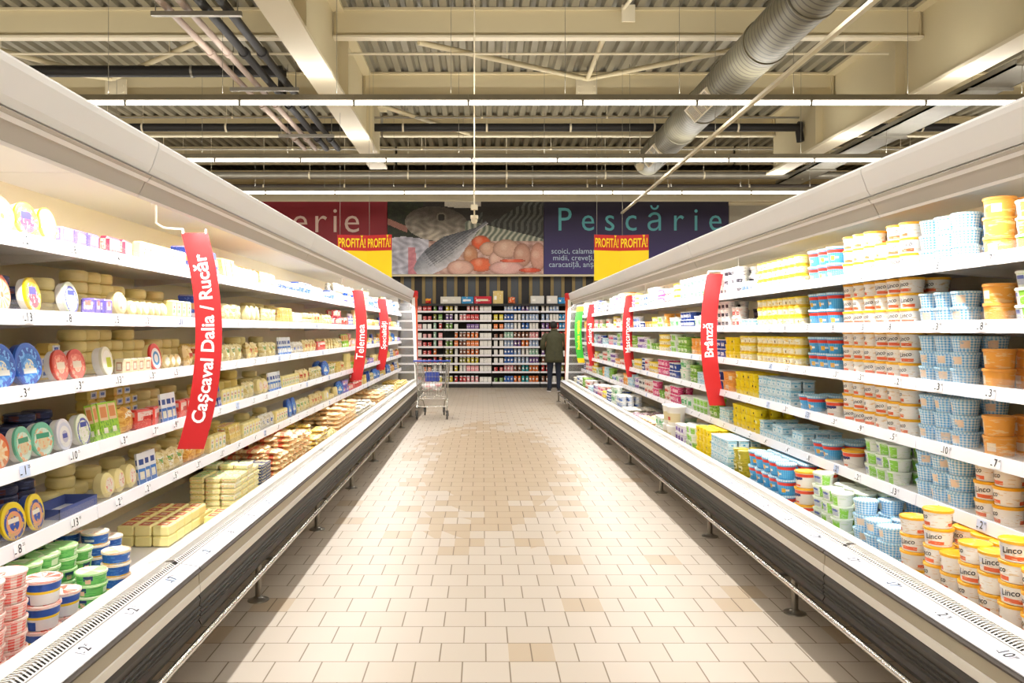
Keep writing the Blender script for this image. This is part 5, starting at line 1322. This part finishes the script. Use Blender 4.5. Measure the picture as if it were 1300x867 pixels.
for s in (-1, 1):
    hp = j((s*.09, 0, .88), .085, pel); kn = j((s*.105, .015, .48), .055, hp); an = j((s*.115, -.01, .09), .036, kn); j((s*.12, .12, .04), .03, an)
    sh = j((s*.17, .0, 1.40), .055, ch); el = j((s*.25, -.02, 1.13), .042, sh); wr = j((s*.20, .22, 1.08), .026, el); pm = j((s*.18, .30, 1.08), .028, wr)
    for f in range(4):
        a = j((s*(.18+(f-1.5)*.018), .345, 1.085-.004*f), .009, pm); j((s*(.178+(f-1.5)*.018), .38-.005*abs(f-1), 1.065), .008, a)
    t_ = j((s*.148, .30, 1.085), .010, pm); j((s*.14, .335, 1.075), .008, t_)
me = bpy.data.meshes.new('body'); me.from_pydata(V, E, []); me.materials.append(skin_m)
bo = link('body', me, pr); md = bo.modifiers.new('Skin', 'SKIN'); sv = me.skin_vertices[0].data if me.skin_vertices else None
if sv is None:
    bm_ = __import__('bmesh').new(); bm_.from_mesh(me); bm_.verts.layers.skin.verify(); bm_.to_mesh(me); bm_.free(); sv = me.skin_vertices[0].data
for i, r_ in enumerate(Rr): sv[i].radius = (r_, r_); sv[i].use_root = (i == 0)
ss = bo.modifiers.new('Subdivision', 'SUBSURF'); ss.levels = 2; ss.render_levels = 2
def loft(rings, n=20, m=0, fold=0):
    b = MB(); R_ = []
    for (x, y, z, rx, ry) in rings: R_.append([(x+rx*cos(2*pi*k/n)*(1+fold*sin(5*2*pi*k/n+z*9)), y+ry*sin(2*pi*k/n)*(1+fold*sin(4*2*pi*k/n+z*7)), z) for k in range(n)])
    vv = [p for r_ in R_ for p in r_]; ff = [(i*n+k, i*n+(k+1) % n, (i+1)*n+(k+1) % n, (i+1)*n+k) for i in range(len(R_)-1) for k in range(n)]
    ff += [tuple(range(n))[::-1], tuple((len(R_)-1)*n+k for k in range(n))]
    return b.raw(vv, ff, m, True)
def limb(pts, n=14):
    """tapered sleeve / trouser leg through (x, y, z, r) points, cross-sections square to the path"""
    b = MB(); R_ = []
    for i, p in enumerate(pts):
        a = pts[max(0, i-1)]; c_ = pts[min(len(pts)-1, i+1)]; d = [c_[k]-a[k] for k in range(3)]; l = sqrt(sum(q*q for q in d)); d = [q/l for q in d]
        u = (0, -d[2], d[1]); l = sqrt(sum(q*q for q in u)) or 1; u = [q/l for q in u]
        w = (d[1]*u[2]-d[2]*u[1], d[2]*u[0]-d[0]*u[2], d[0]*u[1]-d[1]*u[0])
        R_.append([tuple(p[k]+p[3]*(cos(2*pi*t/n)*u[k]+sin(2*pi*t/n)*w[k]) for k in range(3)) for t in range(n)])
    vv = [p for r_ in R_ for p in r_]; ff = [(i*n+k, i*n+(k+1) % n, (i+1)*n+(k+1) % n, (i+1)*n+k) for i in range(len(R_)-1) for k in range(n)]
    ff += [tuple(range(n))[::-1], tuple((len(R_)-1)*n+k for k in range(n))]
    return b.raw(vv, ff, 0, True)
ct = loft([(0, 0, .72, .235, .17), (0, 0, .80, .232, .168), (0, 0, .92, .222, .16), (0, 0, 1.05, .212, .152), (0, 0, 1.18, .212, .148), (0, .0, 1.30, .225, .145), (0, .0, 1.38, .232, .13), (0, .01, 1.43, .19, .11), (0, .02, 1.47, .11, .085), (0, .025, 1.51, .075, .075), (0, .03, 1.535, .072, .07)], 28, fold=.02).build('coat', coat_m, pr)
for s in (-1, 1):
    limb([(s*.17, 0, 1.42, .075), (s*.235, -.005, 1.34, .078), (s*.275, -.015, 1.22, .070), (s*.29, -.02, 1.12, .066), (s*.265, .05, 1.07, .062), (s*.235, .14, 1.06, .052), (s*.205, .22, 1.075, .045)]).build('sleeve', coat_m, ct)
loft([(0, .03, 1.50, .085, .085), (0, .03, 1.545, .08, .078), (0, .03, 1.55, .068, .066)], 20).build('collar', coat_m, ct)
MB().box(-.003, .003, -.172, -.164, .73, 1.0).build('back_vent', M['blackm'], ct)
for s in (-1, 1):
    limb([(s*.095, 0, .90, .098), (s*.10, .005, .72, .088), (s*.105, .015, .50, .068), (s*.11, .0, .30, .058), (s*.115, -.01, .12, .056), (s*.115, -.005, .07, .060)]).build('trouser_leg', jean, pr)
    q = loft([(0, .05, 0, .045, .13), (0, .05, .025, .048, .135), (0, .04, .055, .044, .12), (0, .0, .085, .036, .06), (0, -.01, .11, .034, .045)], 18)
    so = q.build('shoe', shoe, pr, (s*.12, -.005, .0), (0, 0, -s*.15)); loft([(0, .05, 0, .049, .138), (0, .05, .018, .050, .140)], 18).build('sole', M['rail'], so)
hr = loft([(-.012, .035, 1.555, .062, .055), (-.014, .03, 1.585, .083, .075), (-.015, .04, 1.63, .092, .092), (-.016, .05, 1.68, .090, .097), (-.017, .055, 1.72, .066, .075), (-.018, .055, 1.738, .03, .035)], 20, fold=.03)
mapv(hr, lambda x, y, z: (x, min(y, .10+(z-1.62)*.35), z)); hr.build('hair', hair_m, pr)
tag(pr, 'person in olive coat and dark jeans seen from behind at the far shelves', 'person')
